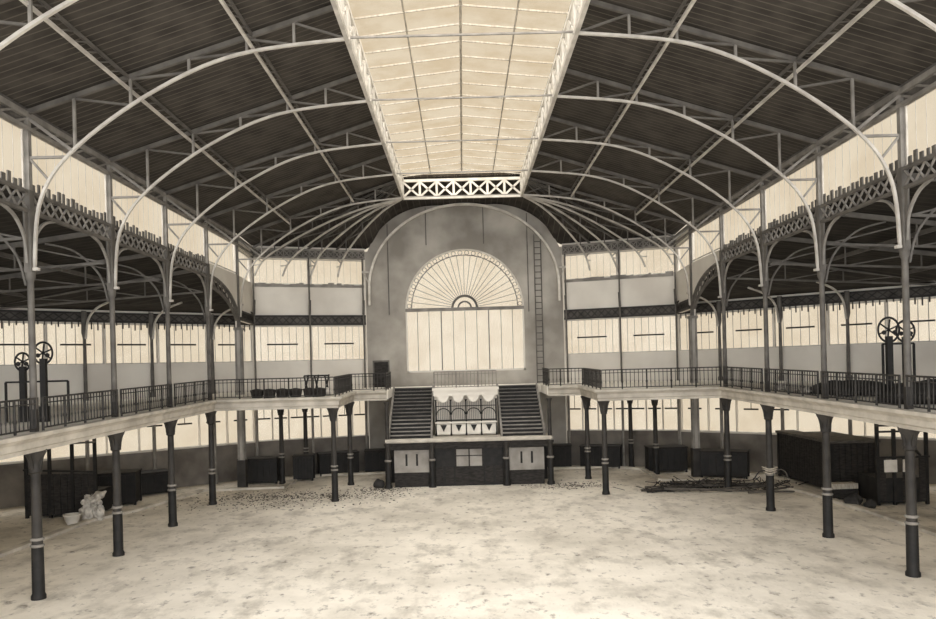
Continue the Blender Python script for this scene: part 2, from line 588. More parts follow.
DADO = {-1: 'left', 1: 'right'}
for s in (-1, 1):
    c, p, e = [(s * x, y) for x, y in (PC, PS, PE)]
    at, L = outer_wall('wall_back_%s' % SIDE[s], p, c, '%s end wall beside the central wall' % SIDE[s], s, True, 3.3, 0.72, 0.86)
    frieze_band(at, L, 8.82, 9.42, 'lattice frieze across the %s end wall' % SIDE[s], 16)
    # eaves lattice
    m = MB()
    for z in (12.82, 13.28): m.bar(at(0.05, -0.12, z), at(L, -0.12, z), 0.12, 0.1)
    m.lattice(at(0.05, -0.12, 12.85), at(L, -0.12, 12.85), at(0.05, -0.12, 13.25), at(L, -0.12, 13.25), 18, 0.05)
    trim(m, 'mid_iron', 'lattice eaves beam over the %s end wall' % SIDE[s])
    trim(MB().prism([at(0, -0.02, 12.8), at(L, -0.02, 12.8), at(L, -0.005, 12.8), at(0, -0.005, 12.8)], (0, 0, 0.5)), 'frieze', 'dark board behind the eaves beam of the %s end wall' % SIDE[s])
    # ragged cresting under the clerestory
    m = MB()
    u = 0.1
    while u < L - 0.2:
        w = R.uniform(0.12, 0.5); h = R.uniform(0.05, 0.2)
        m.prism([at(u, -0.06, 11.08), at(u + w, -0.06, 11.08), at(u + w, -0.01, 11.08), at(u, -0.01, 11.08)], (0, 0, h + 0.08)); u += w
    trim(m, 'mid_iron', 'ragged sill flashing under the clerestory of the %s end wall' % SIDE[s])
    m = MB().prism([at(0.05, -0.06, 0), at(L - 0.05, -0.06, 0), at(L - 0.05, -0.01, 0), at(0.05, -0.01, 0)], (0, 0, 2.1))
    struct(m.build('baseboard_%s_end' % SIDE[s], 'dado_brown'), 'brown painted dado along the foot of the %s end wall' % SIDE[s], 'dado')
    # chamfer wall of the aisle
    at, L = outer_wall('wall_%s_corner' % SIDE[s], c, e, '%s oblique aisle wall with grey plaster' % SIDE[s], s, False, 2.65, 0.78, 1.55)
    frieze_band(at, L, 8.84, 9.36, 'lattice frieze along the %s oblique aisle wall' % SIDE[s], 34)
    m = MB()
    for u in [0.2 + i * 0.3 for i in range(int((L - 0.3) / 0.3))]:
        m.bar(at(u, -0.02, 8.84), at(u, -0.02, 8.84 - R.uniform(0.12, 0.4)), 0.06, 0.04)
    trim(m, 'frieze', 'hanging board ends under the frieze of the %s oblique aisle wall' % SIDE[s])
    m = MB().prism([at(0.05, -0.06, 0), at(L - 0.05, -0.06, 0), at(L - 0.05, -0.01, 0), at(0.05, -0.01, 0)], (0, 0, 2.05))
    struct(m.build('baseboard_%s_corner' % SIDE[s], 'dado_brown'), 'brown painted dado along the foot of the %s oblique aisle wall' % SIDE[s], 'dado')
    # pilaster posts on the chamfer wall, two storeys
    for i, t in enumerate((0.25, 0.575, 0.9)):
        q = thing('wall_post', 'grey iron post against the %s oblique aisle wall, %s from the hall end' % (SIDE[s], NAMES[i]), 'post', at(L * t / 1.6, -0.22, 0), 0, 'posts on the oblique aisle walls')
        MB().lathe([(0.13, 0), (0.13, 0.4), (0.1, 0.5), (0.09, 4.2), (0.13, 4.42)]).build('lower_shaft', 'mid_iron', q, True)
        MB().lathe([(0.14, GAL), (0.14, GAL + 0.3), (0.09, GAL + 0.4), (0.08, 8.0), (0.14, 8.3), (0.12, 9.4)]).build('upper_shaft', 'grey_iron', q, True)
        MB().ribbon(spline([(-s * 0.1, -0.06, 8.0), (-s * 0.3, -0.2, 8.9), (-s * 1.0, -0.7, 9.45), (-s * 2.2, -1.5, 9.75)], 6), (0.5, -s * 0.8, 0), 0.08, 0.08).build('bracket', 'pale_iron', q)
    # far side wall, mostly out of view
    m, _, _ = wall_cells(e, (s * PX[0], PX[1]), 0.3 , 0, 9.5, [])
    struct(m.build('wall_%s' % SIDE[s], 'plaster_pale'), '%s outer aisle wall' % SIDE[s], 'wall')

# central end wall: elliptical head, great arched window
CA, CZ, CH = 6.0, 12.2, 3.8
WR, WS, WB = 3.62, 9.72, 5.85


def head_z(x):
    return CZ + CH * math.sqrt(max(0, 1 - (max(0, abs(x) - 1.8) / (CA - 1.8)) ** 2))


xs = sorted({round(-CA + CA * 2 * i / 80, 4) for i in range(81)} | {-WR, WR} | {round(WR * math.cos(math.pi * i / 40), 4) for i in range(41)})
m = MB()
for i in range(len(xs) - 1):
    a, b = xs[i], xs[i + 1]
    if abs((a + b) / 2) < WR:
        za, zb = (WS + math.sqrt(max(0, WR * WR - q * q)) for q in (a, b))
        m.prism([(a, WY, 0), (b, WY, 0), (b, WY, WB), (a, WY, WB)], (0, 0.4, 0))
        m.prism([(a, WY, za), (b, WY, zb), (b, WY, head_z(b)), (a, WY, head_z(a))], (0, 0.4, 0))
    else:
        m.prism([(a, WY, 0), (b, WY, 0), (b, WY, max(head_z(b), 13.3)), (a, WY, max(head_z(a), 13.3))], (0, 0.4, 0))
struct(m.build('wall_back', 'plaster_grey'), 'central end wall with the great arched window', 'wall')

WN[0] += 1
gw = bpy.data.objects.new('window_%d' % WN[0], None)
COL.objects.link(gw)
struct(gw, 'great round-headed fan window in the central end wall', 'window')
yw = WY + 0.15
arc = lambda r, n=40: [(r * math.cos(math.pi * i / n), yw, WS + r * math.sin(math.pi * i / n)) for i in range(n + 1)]
f = MB().ribbon([(WR - 0.05, yw, WB)] + arc(WR - 0.05) + [(-WR + 0.05, yw, WB)], (0, 1, 0), 0.12, 0.1)
f.bar((-WR, yw, WB + 0.05), (WR, yw, WB + 0.05), 0.12, 0.12)
f.build('window_frame', 'plaster_pale', gw)
MB().bar((-WR, yw, WS - 0.05), (WR, yw, WS - 0.05), 0.14, 0.2).build('transom', 'mid_iron', gw)
b = MB()
for i in range(1, 24):
    a = math.pi * i / 24
    b.bar((0.75 * math.cos(a), yw, WS + 0.75 * math.sin(a)), ((WR - 0.35) * math.cos(a), yw, WS + (WR - 0.35) * math.sin(a)), 0.03, 0.03, (0, 1, 0))
b.ribbon(arc(WR - 0.38), (0, 1, 0), 0.05, 0.05)
for i in range(26):       # the row of small roundels along the rim
    a0 = math.pi * (i + 0.5) / 26
    cx, cz = (WR - 0.23) * math.cos(a0), WS + (WR - 0.23) * math.sin(a0)
    b.tube([(cx + 0.13 * math.cos(k * math.pi / 5), yw, cz + 0.13 * math.sin(k * math.pi / 5)) for k in range(10)], 0.02, 5, True)
b.build('fanlight_bars', 'mid_iron', gw)
hub = MB()
hub.ribbon(arc(0.75, 20), (0, 1, 0), 0.1, 0.14)
hub.ribbon(arc(0.4, 16), (0, 1, 0), 0.1, 0.1)
hub.build('fanlight_hub', 'grey_iron', gw)
b = MB()
for i, x in enumerate([-2.9, -2.2, -1.45, -0.72, 0, 0.72, 1.45, 2.2, 2.9]):
    b.bar((x, yw, WB), (x, yw, WS), 0.07 if i in (2, 6) else 0.035, 0.05)
b.build('glazing_bars', 'mid_iron', gw)
p = MB()
pts = [(WR, yw + 0.02, WB)] + [(x, y + 0.02, z) for x, y, z in arc(WR)] + [(-WR, yw + 0.02, WB)]
p.add(pts, [tuple(range(len(pts)))])
p.build('pane', 'window_glass', gw)
# hatch door beside it
d = struct(MB().box(-5.6, -4.75, WY - 0.06, WY - 0.005, GAL, 6.55).build('door_1', 'dark_wood'), 'small dark door on the gallery beside the arched window', 'door')
MB().box(-5.68, -5.6, WY - 0.09, WY - 0.005, GAL, 6.65).box(-4.75, -4.67, WY - 0.09, WY - 0.005, GAL, 6.65).box(-5.6, -4.75, WY - 0.09, WY - 0.005, 6.55, 6.65).build('door_frame', 'grey_iron', d)
# thin battens on the head of the central wall
m = MB()
for x in (-4.6, -2.25, 1.25, 3.9):
    m.bar((x, WY - 0.03, (13.6 if abs(x) < 3 else 9.4)), (x, WY - 0.03, head_z(x) - 0.1), 0.05, 0.05)
trim(m, 'grey_iron', 'thin upright battens on the head of the central end wall')
# arch band framing the central wall
AA, AZ, AH = 5.75, 11.0, 4.98
ring = [(-AA, WY - 0.25, 10.0)] + [(-AA * math.cos(i * math.pi / 40), WY - 0.25, AZ + AH * math.sin(i * math.pi / 40)) for i in range(41)] + [(AA, WY - 0.25, 10.0)]
o = thing('wall_arch', 'pale iron arch rib framing the central end wall', 'arch rib', (0, 0, 0))
MB().ribbon(ring, (0, 1, 0), 0.2, 0.13).build('arch_rib', 'white_paint', o)
for s in (-1, 1):
    MB().bar((s * 5.6, WY - 0.25, 12.0), (s * 6.15, WY - 0.45, 12.0), 0.14, 0.12).bar((s * 5.75, WY - 0.25, 11.3), (s * 6.1, WY - 0.45, 12.0), 0.06, 0.06).build('bracket', 'pale_iron', o)

# nave clerestory along both sides, and the wall above the aisle in the last bays
CL0, CL1 = 11.2, 12.9
for s in (-1, 1):
    for i in range(len(ST) - 1):
        a, b_ = ST[i], ST[i + 1]
        at = lambda u, o, z, a=a, s=s: V((s * (HW + 0.05), a + u, z))
        if i >= len(ST) - 2: break
        window(at, 0.12, b_ - a - 0.12, CL0, CL1, 0.45, '%s nave clerestory window, %s from the near end' % (SIDE[s], NAMES[i]), mw=0.012, fw=0.05, frame_m='pale_iron')
    # bay next to the pillar: window over a wall with a quarter-arched foot
    a, b_ = ST[6], ST[7]
    at = lambda u, o, z, a=a, s=s: V((s * (HW + 0.05), a + u, z))
    window(at, 0.12, b_ - a - 0.12, 11.35, CL1, 0.45, '%s nave clerestory window over the curved arch before the end pillar' % SIDE[s], mw=0.012, fw=0.05, frame_m='pale_iron')
    q = [V((s * (HW + 0.02), a + (b_ - a) * (i / 12), 10.7 - 2.3 * (1 - math.sqrt(max(0, 1 - (i / 12) ** 2))))) for i in range(13)]
    q = [V((s * (HW + 0.02), a + (b_ - a) * math.sin(i / 12 * math.pi / 2), 8.5 + 2.2 * math.cos(i / 12 * math.pi / 2))) for i in range(13)]
    m = MB()
    for i in range(12):
        m.prism([q[i], q[i + 1], V((q[i + 1].x, q[i + 1].y, 11.3)), V((q[i].x, q[i].y, 11.3))], (s * 0.15, 0, 0))
    struct(m.build('wall_%s_arch' % SIDE[s], 'plaster_pale'), 'plaster spandrel over the curved arch on the %s' % SIDE[s], 'wall')
    m = MB().ribbon([p - V((s * 0.05, 0, 0)) for p in q], (1, 0, 0), 0.16, 0.09)
    q2 = [V((p.x - s * 0.05, p.y - 0.1, p.z - 0.5)) for p in q[:-3]]
    m.ribbon(q2, (1, 0, 0), 0.14, 0.08)
    for i in range(len(q2) - 1):
        m.bar(q[i] - V((s * 0.05, 0, 0)), q2[i + 1], 0.05); m.bar(q2[i], q[i + 1] - V((s * 0.05, 0, 0)), 0.05)
    trim(m, 'grey_iron', 'curved lattice girder falling to the %s end pillar' % SIDE[s])
    # short wall from the pillar to the corner
    p0, p1 = (s * HW, ST[7]), (s * PC[0], PC[1])
    m, at, L = wall_cells(*((p0, p1) if s < 0 else (p1, p0)), 0.2, 8.9, EAVE, [(0.1, 3.65, 11.25, 12.75)])
    struct(m.build('wall_%s_end' % SIDE[s], 'plaster_pale'), 'short wall over the gallery between %s end pillar and corner' % SIDE[s], 'wall')
    frieze_band(at, L, 8.9, 9.42, 'lattice frieze on the short wall beside the %s end pillar' % SIDE[s], 9)
    window(at, 0.1, 3.65, 11.25, 12.75, 0.45, 'clerestory window between the %s end pillar and the corner' % SIDE[s], th=0.2, mw=0.012, frame_m='pale_iron')
    # nave eaves beams
    m = MB()
    for z, h in ((EAVE - 0.05, 0.16), (EAVE - 0.42, 0.1)):
        m.bar((s * (HW - 0.02), Y0, z), (s * (HW - 0.02), ST[7], z), 0.14, h)
        m.bar((s * (HW - 0.02), ST[7], z), (s * PC[0] - s * 0.1, PC[1], z), 0.14, h)
    m.lattice((s * (HW - 0.02), Y0, EAVE - 0.4), (s * (HW - 0.02), ST[7], EAVE - 0.4), (s * (HW - 0.02), Y0, EAVE - 0.08), (s * (HW - 0.02), ST[7], EAVE - 0.08), 44, 0.06, False, False)
    trim(m, 'mid_iron', 'eaves beam along the %s side of the nave' % SIDE[s])
    m = MB().box(min(s * 12.03, s * 12.1), max(s * 12.03, s * 12.1), Y0, ST[7], 12.86, 13.5)
    trim(m, 'frieze', 'eaves board behind the beam on the %s side of the nave' % SIDE[s])

# lattice valance girders between nave columns
for s in (-1, 1):
    for i in range(len(ST) - 2):
        a, b_ = ST[i] + 0.15, ST[i + 1] - 0.15
        x = s * (HW - 0.03)
        o = thing('valance_girder', 'lattice valance girder on the %s side of the nave, %s bay from the near end' % (SIDE[s], NAMES[i]), 'girder', (0, 0, 0), 0, 'valance girders between nave columns')
        m = MB()
        for z in (10.62, 11.14): m.bar((x, a, z), (x, b_, z), 0.12, 0.09)
        m.build('chord', 'grey_iron', o)
        MB().lattice((x, a, 10.66), (x, b_, 10.66), (x, a, 11.1), (x, b_, 11.1), 10, 0.045, False).build('lattice', 'mid_iron', o)
        y, low_edge, comb = a, 11.17, []
        while y < b_ - 0.3:
            w, h = R.uniform(0.1, 0.17), R.uniform(11.36, 11.52)
            comb += [(y, 11.2), (y, h), (y + w, h), (y + w, 11.2)]
            y += 0.26
        m = MB().prism([(x - 0.02, p, q) for p, q in [(a - 0.01, low_edge)] + comb + [(b_, 11.2), (b_, low_edge)]], (0.04, 0, 0))
        m.build('cresting', 'grey_iron', o)

# ------------------------------------------------------------------ roofs
T = 0.16


def roof_sheet(m, quad, th=0.12):
    m.prism(quad, (0, 0, th))


m = MB()
for s in (-1, 1):
    roof_sheet(m, [(s * HW, Y0, EAVE + T), (s * HW, SKY, EAVE + T), (s * SKX, SKY, SKZ1 + T), (s * SKX, Y0, SKZ1 + T)])
struct(m.build('ceiling', 'roof_boards'), 'dark boarded underside of the nave roof', 'ceiling')
m = MB()
for s in (-1, 1):
    k = [V((s * HW, SKY, EAVE + T)), V((s * PC[0], PC[1] + 0.2, EAVE + T)), V((s * PS[0], PS[1] + 0.4, EAVE + T)), V((s * SKX, SKY, SKZ1 + T))]
    for tri in ((0, 1, 3), (1, 2, 3)): roof_sheet(m, [k[j] for j in tri])
    hx = [5.95, 5.7, 5.2, 4.6, 4.0, SKX]
    pts = [V((s * x, WY + 0.4, head_z(x) + 0.05)) for x in hx]
    pts[0] = V((s * 6.0, PS[1] + 0.4, EAVE + T))
    for i in range(len(pts) - 1): roof_sheet(m, [pts[i], pts[i + 1], k[3]])
n = 10
for i in range(n):
    xa, xb = -SKX + 2 * SKX * i / n, -SKX + 2 * SKX * (i + 1) / n
    roof_sheet(m, [(xa, SKY, SKZ1 + T), (xb, SKY, SKZ1 + T), (xb, WY + 0.4, head_z(xb) + 0.05), (xa, WY + 0.4, head_z(xa) + 0.05)])
struct(m.build('ceiling_end', 'hip_boards'), 'dark boarded underside of the hipped end of the nave roof', 'ceiling')
m = MB()
for s in (-1, 1):
    for q in ([(HW + .15, Y0, 11.1), (HW + .15, 33.2, 11.1), (24.8, 33.2, 9.45), (24.8, Y0, 9.45)], [(HW + .15, 33.2, 11.1), (HW + .15, 34.9, 11.1), (24.8, 33.2, 9.45)],
              [(HW + .15, 34.9, 11.1), (HW + 0.1, 39.66, 9.75), (24.8, 33.2, 9.45)], [(HW + 0.1, 39.66, 9.75), (PC[0], PC[1] + 0.3, 9.45), (24.8, 33.4, 9.45)]):
        roof_sheet(m, [(s * x, y, z) for x, y, z in q])
struct(m.build('ceiling_aisle', 'aisle_boards'), 'dark boarded underside of the two aisle roofs', 'ceiling')

# aisle roof trusses
for s in (-1, 1):
    for i, y in enumerate(ST[:-1]):
        o = thing('aisle_truss', 'light iron truss under the %s aisle roof, %s from the near end' % (SIDE[s], NAMES[i]), 'truss', (0, 0, 0), 0, 'aisle roof trusses')
        xe = 24.4 if y < 33 else 23
        ze = 9.4
        MB().bar((s * 12.2, y, 10.98), (s * xe, y, ze), 0.1, 0.16).build('rafter', 'grey_iron', o)
        MB().bar((s * 12.2, y, 9.9), (s * xe, y, ze - 0.1), 0.07, 0.08).build('tie', 'grey_iron', o)
        w = MB()
        for t0, t1 in ((0.0, 0.25), (0.25, 0.5), (0.5, 0.75)):
            top = lambda t: V((s * (12.2 + (xe - 12.2) * t), y, 10.98 + (ze - 10.98) * t))
            bot = lambda t: V((s * (12.2 + (xe - 12.2) * t), y, 9.9 + (ze - 0.1 - 9.9) * t))
            w.bar(bot(t0), top(t1), 0.05); w.bar(top(t1), bot(t1), 0.05)
        w.build('web', 'grey_iron', o)
    for i, (f0, lbl) in enumerate(((0.33, 'upper'), (0.66, 'lower'))):
        x = s * (12.2 + 12.2 * f0)
        o = thing('aisle_purlin', '%s long purlin under the %s aisle roof' % (lbl, SIDE[s]), 'purlin', (0, 0, 0), 0, 'aisle purlins')
        z = 10.95 - 1.6 * f0
        MB().bar((x, Y0, z), (x, 34.5 if i else 36, z), 0.08, 0.16).build('purlin_beam', 'grey_iron', o)

# main roof trusses
ARC = [(11.88, 9.06), (11.66, 10.95), (10.68, 12.33), (8.52, 13.82), (6.18, 14.78), (SKX - 0.1, SKZ0)]


def arch_pts(s, y):
    return spline([V((s * x, y, z)) for x, z in ARC], 8)


def arch_z(x):
    P = arch_pts(1, 0)
    for i in range(len(P) - 1):
        if P[i].x >= x >= P[i + 1].x and P[i].x > P[i + 1].x:
            t = (P[i].x - x) / (P[i].x - P[i + 1].x)
            return P[i].z + (P[i + 1].z - P[i].z) * t
    return SKZ0


proto = None
for i, y in enumerate(ST):
    lbl = 'arched iron roof truss spanning the nave, %s from the near end' % NAMES[i]
    if proto is None:
        o = proto = thing('roof_truss', lbl, 'roof truss', (0, y, 0), 0, 'nave roof trusses')
        for s in (-1, 1):
            MB().bar((s * HW, 0, EAVE + 0.02), (s * SKX, 0, SKZ1), 0.1, 0.13).build('rafter', 'grey_iron', o)
            MB().ribbon(arch_pts(s, 0), (0, 1, 0), 0.08, 0.075).build('arch_rib', 'pale_iron', o)
            px = [10.68, 9.12, 7.5, 5.9, 4.6]
            for x in px:
                MB().bar((s * x, 0, arch_z(x)), (s * x, 0, rafter_z(x)), 0.07, 0.07).build('post', 'mid_iron', o)
            nx = px[1:] + [SKX]
            for xa, xb in zip(px, nx):
                MB().bar((s * xa, 0, rafter_z(xa) - 0.05), (s * xb, 0, arch_z(xb)), 0.06, 0.06).build('brace', 'grey_iron', o)
            k = MB()
            k.bar((s * 12, 0, EAVE - 0.1), (s * 10.75, 0, arch_z(10.75)), 0.08, 0.08)
            k.bar((s * 12, 0, 12.1), (s * 10.9, 0, 12.1), 0.07, 0.07).bar((s * 11.95, 0, 12.1), (s * 11.42, 0, arch_z(11.42)), 0.06, 0.06)
            k.build('brace', 'mid_iron', o)
        MB().bar((-SKX, 0, SKZ0 + 0.02), (SKX, 0, SKZ0 + 0.02), 0.05, 0.05).build('tie', 'mid_iron', o)
    else:
        dup(proto, (0, y, 0), 0, lbl, 'nave roof trusses')

# hip ribs of the far end
HIP = [((12.2, 43.3), 12.0, 'at the corner'), ((10.7, 43.9), 12.0, 'second from the corner'),
       ((9.2, 44.4), 11.8, 'over the middle of the end wall'), ((7.6, 44.95), 12.0, 'next to the central wall')]
for s in (-1, 1):
    for (hx, hy), foot, lb in HIP:
        o = thing('hip_rib', 'arched hip rib of the %s roof end, %s' % (SIDE[s], lb), 'hip rib', (0, 0, 0), 0, 'hip ribs at the end of the nave')
        E = V((s * hx, hy, 0)); Cn = V((s * SKX, SKY, 0))
        pt = lambda t, z: E.lerp(Cn, t) + V((0, 0, z))
        MB().bar(pt(0, EAVE), pt(1, SKZ1), 0.08, 0.1).build('rafter', 'grey_iron', o)
        zr = lambda t: EAVE + (SKZ1 - EAVE) * t
        AR = [(0.012, foot - 0.3), (0.06, foot + 0.35), (0.16, 13.0), (0.42, 14.0), (0.72, 14.8), (0.99, SKZ0)]
        A = spline([pt(t, min(z, zr(t) - 0.12)) for t, z in AR], 7)
        MB().bar(pt(0.07, 12.45), pt(0.0, 12.85), 0.06).bar(pt(0.06, 12.3), pt(0.0, 12.3), 0.06).build('bracket', 'pale_iron', o)
        nrm = (Cn - E).cross(V((0, 0, 1)))
        MB().ribbon(A, nrm, 0.08, 0.08).build('arch_rib', 'pale_iron', o)
        for t, z in ((0.16, AR[2][1]), (0.42, 14.0), (0.72, 14.8)):
            MB().bar(pt(t, min(z, zr(t) - 0.12)), pt(t, zr(t)), 0.06).build('post', 'grey_iron', o)
        MB().bar(pt(0.16, zr(0.16)), pt(0.42, 14.0), 0.05).bar(pt(0.42, zr(0.42)), pt(0.72, 14.8), 0.05).bar(pt(0.72, zr(0.72)), pt(0.98, SKZ0), 0.05).build('brace', 'grey_iron', o)

# purlins
for s in (-1, 1):
    for x, lb, y1 in ((5.75, 'upper', SKY - 0.2), (9.15, 'middle', SKY - 0.2)):
        o = thing('purlin', 'double %s purlin on the %s slope of the nave roof' % (lb, SIDE[s]), 'purlin', (0, 0, 0), 0, 'nave purlins')
        z = rafter_z(x)
        MB().bar((s * x, Y0, z), (s * x, y1, z), 0.07, 0.08).build('upper_chord', 'grey_iron', o)
        MB().bar((s * (x + 0.02), Y0, z - 0.3), (s * (x + 0.02), y1, z - 0.3), 0.08, 0.07).build('lower_chord', 'pale_iron', o)
        MB().lattice((s * x, Y0, z - 0.28), (s * x, y1, z - 0.28), (s * x, Y0, z - 0.04), (s * x, y1, z - 0.04), 56, 0.035, False, False).build('lacing', 'grey_iron', o)

# skylight
for s in (-1, 1):
    o = thing('skylight_girder', 'pale lattice girder along the %s edge of the skylight' % SIDE[s], 'girder', (0, 0, 0), 0, 'skylight girders')
    x = s * SKX
    MB().bar((x, Y0, SKZ0), (x, SKY, SKZ0), 0.12, 0.14).build('lower_chord', 'pale_iron', o)
    MB().bar((x, Y0, SKZ1), (x, SKY, SKZ1), 0.12, 0.14).build('upper_chord', 'white_paint', o)
    MB().lattice((x, Y0, SKZ0), (x, SKY, SKZ0), (x, Y0, SKZ1), (x, SKY, SKZ1), 28, 0.09, True, True).build('lattice', 'white_paint', o)
o = thing('skylight_girder', 'pale lattice girder across the far end of the skylight', 'girder', (0, 0, 0), 0, 'skylight girders')
MB().bar((-SKX, SKY, SKZ0), (SKX, SKY, SKZ0), 0.14, 0.14).build('lower_chord', 'white_paint', o)
MB().bar((-SKX, SKY, SKZ1 - 0.05), (SKX, SKY, SKZ1 - 0.05), 0.14, 0.14).build('upper_chord', 'white_paint', o)
MB().lattice((-SKX, SKY, SKZ0 + 0.05), (SKX, SKY, SKZ0 + 0.05), (-SKX, SKY, SKZ1 - 0.1), (SKX, SKY, SKZ1 - 0.1), 7, 0.1).build('lattice', 'white_paint', o)
RZ = 16.6
WN[0] += 1
sk = bpy.data.objects.new('window_%d' % WN[0], None)
COL.objects.link(sk)
struct(sk, 'long ridge skylight over the middle of the nave', 'skylight')
for s in (-1, 1):
    MB().add([(s * SKX, Y0, SKZ1 + 0.15), (s * SKX, SKY, SKZ1 + 0.15), (0, SKY, RZ), (0, Y0, RZ)], [(0, 1, 2, 3)]).build('pane', 'skylight_glass', sk)
MB().add([(-SKX, SKY, SKZ1 + 0.15), (SKX, SKY, SKZ1 + 0.15), (0, SKY, RZ)], [(0, 1, 2)]).build('pane', 'skylight_glass', sk)
m = MB()
y = Y0
while y < SKY:
    for s in (-1, 1): m.bar((s * SKX, y, SKZ1 + 0.12), (0, y, RZ - 0.03), 0.035, 0.05)
    y += 1.19
m.bar((0, Y0, RZ), (0, SKY, RZ), 0.08, 0.1)
for s in (-1, 1): m.bar((s * 1.65, Y0, (SKZ1 + 0.15 + RZ) / 2 - 0.03), (s * 1.65, SKY, (SKZ1 + 0.15 + RZ) / 2 - 0.03), 0.05, 0.06)
m.build('glazing_bars', 'pale_wood', sk)


# ------------------------------------------------------------------ columns
def column_lower(o, z0=0.0, ztop=4.42, r=0.128, upper_m='dark_iron'):
    MB().lathe([(r * 1.5, 0), (r * 1.5, 0.1), (r * 1.25, 0.16), (r * 1.2, 1.42)]).build('base_shaft', 'black_iron', o, True)
    for z in (1.42, 1.6):
        MB().lathe([(r * 1.22, z), (r * 1.4, z + 0.02), (r * 1.4, z + 0.06), (r * 1.22, z + 0.08)]).build('collar', 'mid_iron', o, True)
    MB().lathe([(r * 1.1, 1.5), (r * 1.05, 1.7), (r * 0.92, 3.6), (r * 0.92, 3.75)]).build('shaft', upper_m, o, True)
    MB().lathe([(r * 0.92, 3.72), (r * 1.3, 3.76), (r * 1.3, 3.84), (r, 3.9), (r * 1.15, 4.05), (r * 2.0, 4.25), (r * 2.2, 4.3), (r * 2.2, 4.42)]).build('capital', upper_m, o, True)
    for a in range(4):
        c, s_ = math.cos(a * math.pi / 2), math.sin(a * math.pi / 2)
        q = [V((c * (r + 0.15 * t ** 2), s_ * (r + 0.15 * t ** 2), 3.85 + 0.55 * t)) for t in (0, 0.3, 0.6, 0.8, 1)]
        MB().ribbon(q, (-s_, c, 0), 0.07, 0.09).build('bracket', upper_m, o)


nave = None
for s in (-1, 1):
    for i, y in enumerate(ST[:-1]):
        if i < 3 and y < 15: continue
        lbl = 'tall iron nave column in the %s row, %s from the near end' % (SIDE[s], NAMES[i - 2])
        if nave is None:
            o = nave = thing('nave_column', lbl, 'column', (s * HW, y, 0), 0 if s < 0 else math.pi, 'tall nave columns')
            column_lower(o)
            MB().box(-0.085, 0.085, -0.085, 0.085, GAL - 0.05, GAL + 0.94).build('newel_base', 'dark_iron', o)
            MB().lathe([(0.1, 5.2), (0.09, 6.0), (0.085, 8.7), (0.13, 8.8), (0.13, 8.95), (0.1, 9.0)]).build('upper_shaft', 'grey_iron', o, True)
            MB().prism([(-0.1, -0.12, 8.95), (0.1, -0.12, 8.95), (0.1, 0.12, 8.95), (-0.1, 0.12, 8.95)], (0, 0, 2.25)).add(
                [(0, -0.12, 8.95), (0, 0.12, 8.95), (0, 0.3, 10.62), (0, -0.3, 10.62), (0.04, -0.12, 8.95), (0.04, 0.12, 8.95), (0.04, 0.3, 10.62), (0.04, -0.3, 10.62)],
                [(0, 1, 2, 3), (7, 6, 5, 4), (0, 4, 5, 1), (1, 5, 6, 2), (2, 6, 7, 3), (3, 7, 4, 0)]).build('pier_head', 'grey_iron', o)
            MB().box(-0.08, 0.08, -0.08, 0.08, 11.2, EAVE).build('top_post', 'mid_iron', o)
            MB().box(0.05, 0.24, -0.07, 0.07, 9.0, 9.08).build('corbel', 'pale_iron', o)
            for t in (-1, 1):
                q = spline([(0, t * 0.12, 9.2), (0, t * 0.25, 9.9), (0, t * 0.7, 10.4), (0, t * 1.3, 10.6)], 6)
                MB().ribbon(q, (1, 0, 0), 0.07, 0.07).build('bracket', 'mid_iron', o)
            q = spline([(-0.12, 0, 8.6), (-0.4, 0, 9.5), (-1.2, 0, 10.3), (-2.2, 0, 10.6)], 6)
            MB().ribbon(q, (0, 1, 0), 0.06, 0.06).build('bracket', 'grey_iron', o)
            base_dz = 0
        else:
            o = dup(nave, (s * HW, y, 0), 0 if s < 0 else math.pi, lbl, 'tall nave columns')
        for ch in o.children:
            if ch.name.split('.')[0] in ('capital', 'newel_base') or (ch.name.startswith('bracket') and min(v.co.z for v in ch.data.vertices) < 5):
                ch.location.z = gal_dz(y)

for s in (-1, 1):   # end pillars
    o = thing('end_pillar', 'thick grey pillar rising to the eaves at the end of the %s nave row' % SIDE[s], 'pillar', (s * HW, ST[7], 0))
    MB().box(-0.22, 0.22, -0.22, 0.22, 0, 1.5).build('base_shaft', 'dark_iron', o)
    MB().box(-0.07, 0.07, -0.07, 0.07, 8.5, EAVE).build('top_post', 'grey_iron', o)
    m = MB()
    for a, b_ in ((-1, -1), (1, -1), (1, 1), (-1, 1)): m.bar((a * 0.13, b_ * 0.13, 1.5), (a * 0.13, b_ * 0.13, 8.5), 0.09)
    m.build('corner_posts', 'mid_iron', o)
    MB().box(-0.11, 0.11, -0.11, 0.11, 1.5, 8.5).build('core', 'plaster_grey', o)
    MB().box(-0.22, 0.22, -0.22, 0.22, 8.35, 8.5).build('collar', 'mid_iron', o)

# thin posts on the end walls from the gallery to the eaves, and under the gallery
for s in (-1, 1):
    for (x, y), lb in (((12.15, 43.2), 'in the corner of the'), ((9.15, 44.25), 'in the middle of the'), ((6.12, 45.3), 'at the inner edge of the')):
        o = thing('wall_mast', 'thin iron post %s %s end wall' % (lb, SIDE[s]), 'post', (s * x, y, 0), 0, 'thin posts on the end walls')
        MB().lathe([(0.1, 0), (0.08, 0.3), (0.075, 4.42)]).build('lower_shaft', 'mid_iron', o, True)
        MB().lathe([(0.09, GAL), (0.055, GAL + 0.3), (0.05, 12.8)]).build('upper_shaft', 'grey_iron', o, True)
        MB().bar((0, 0, 9.45), (-s * 0.02, 0.04, 10.3), 0.12, 0.1).build('bracket', 'dark_iron', o)

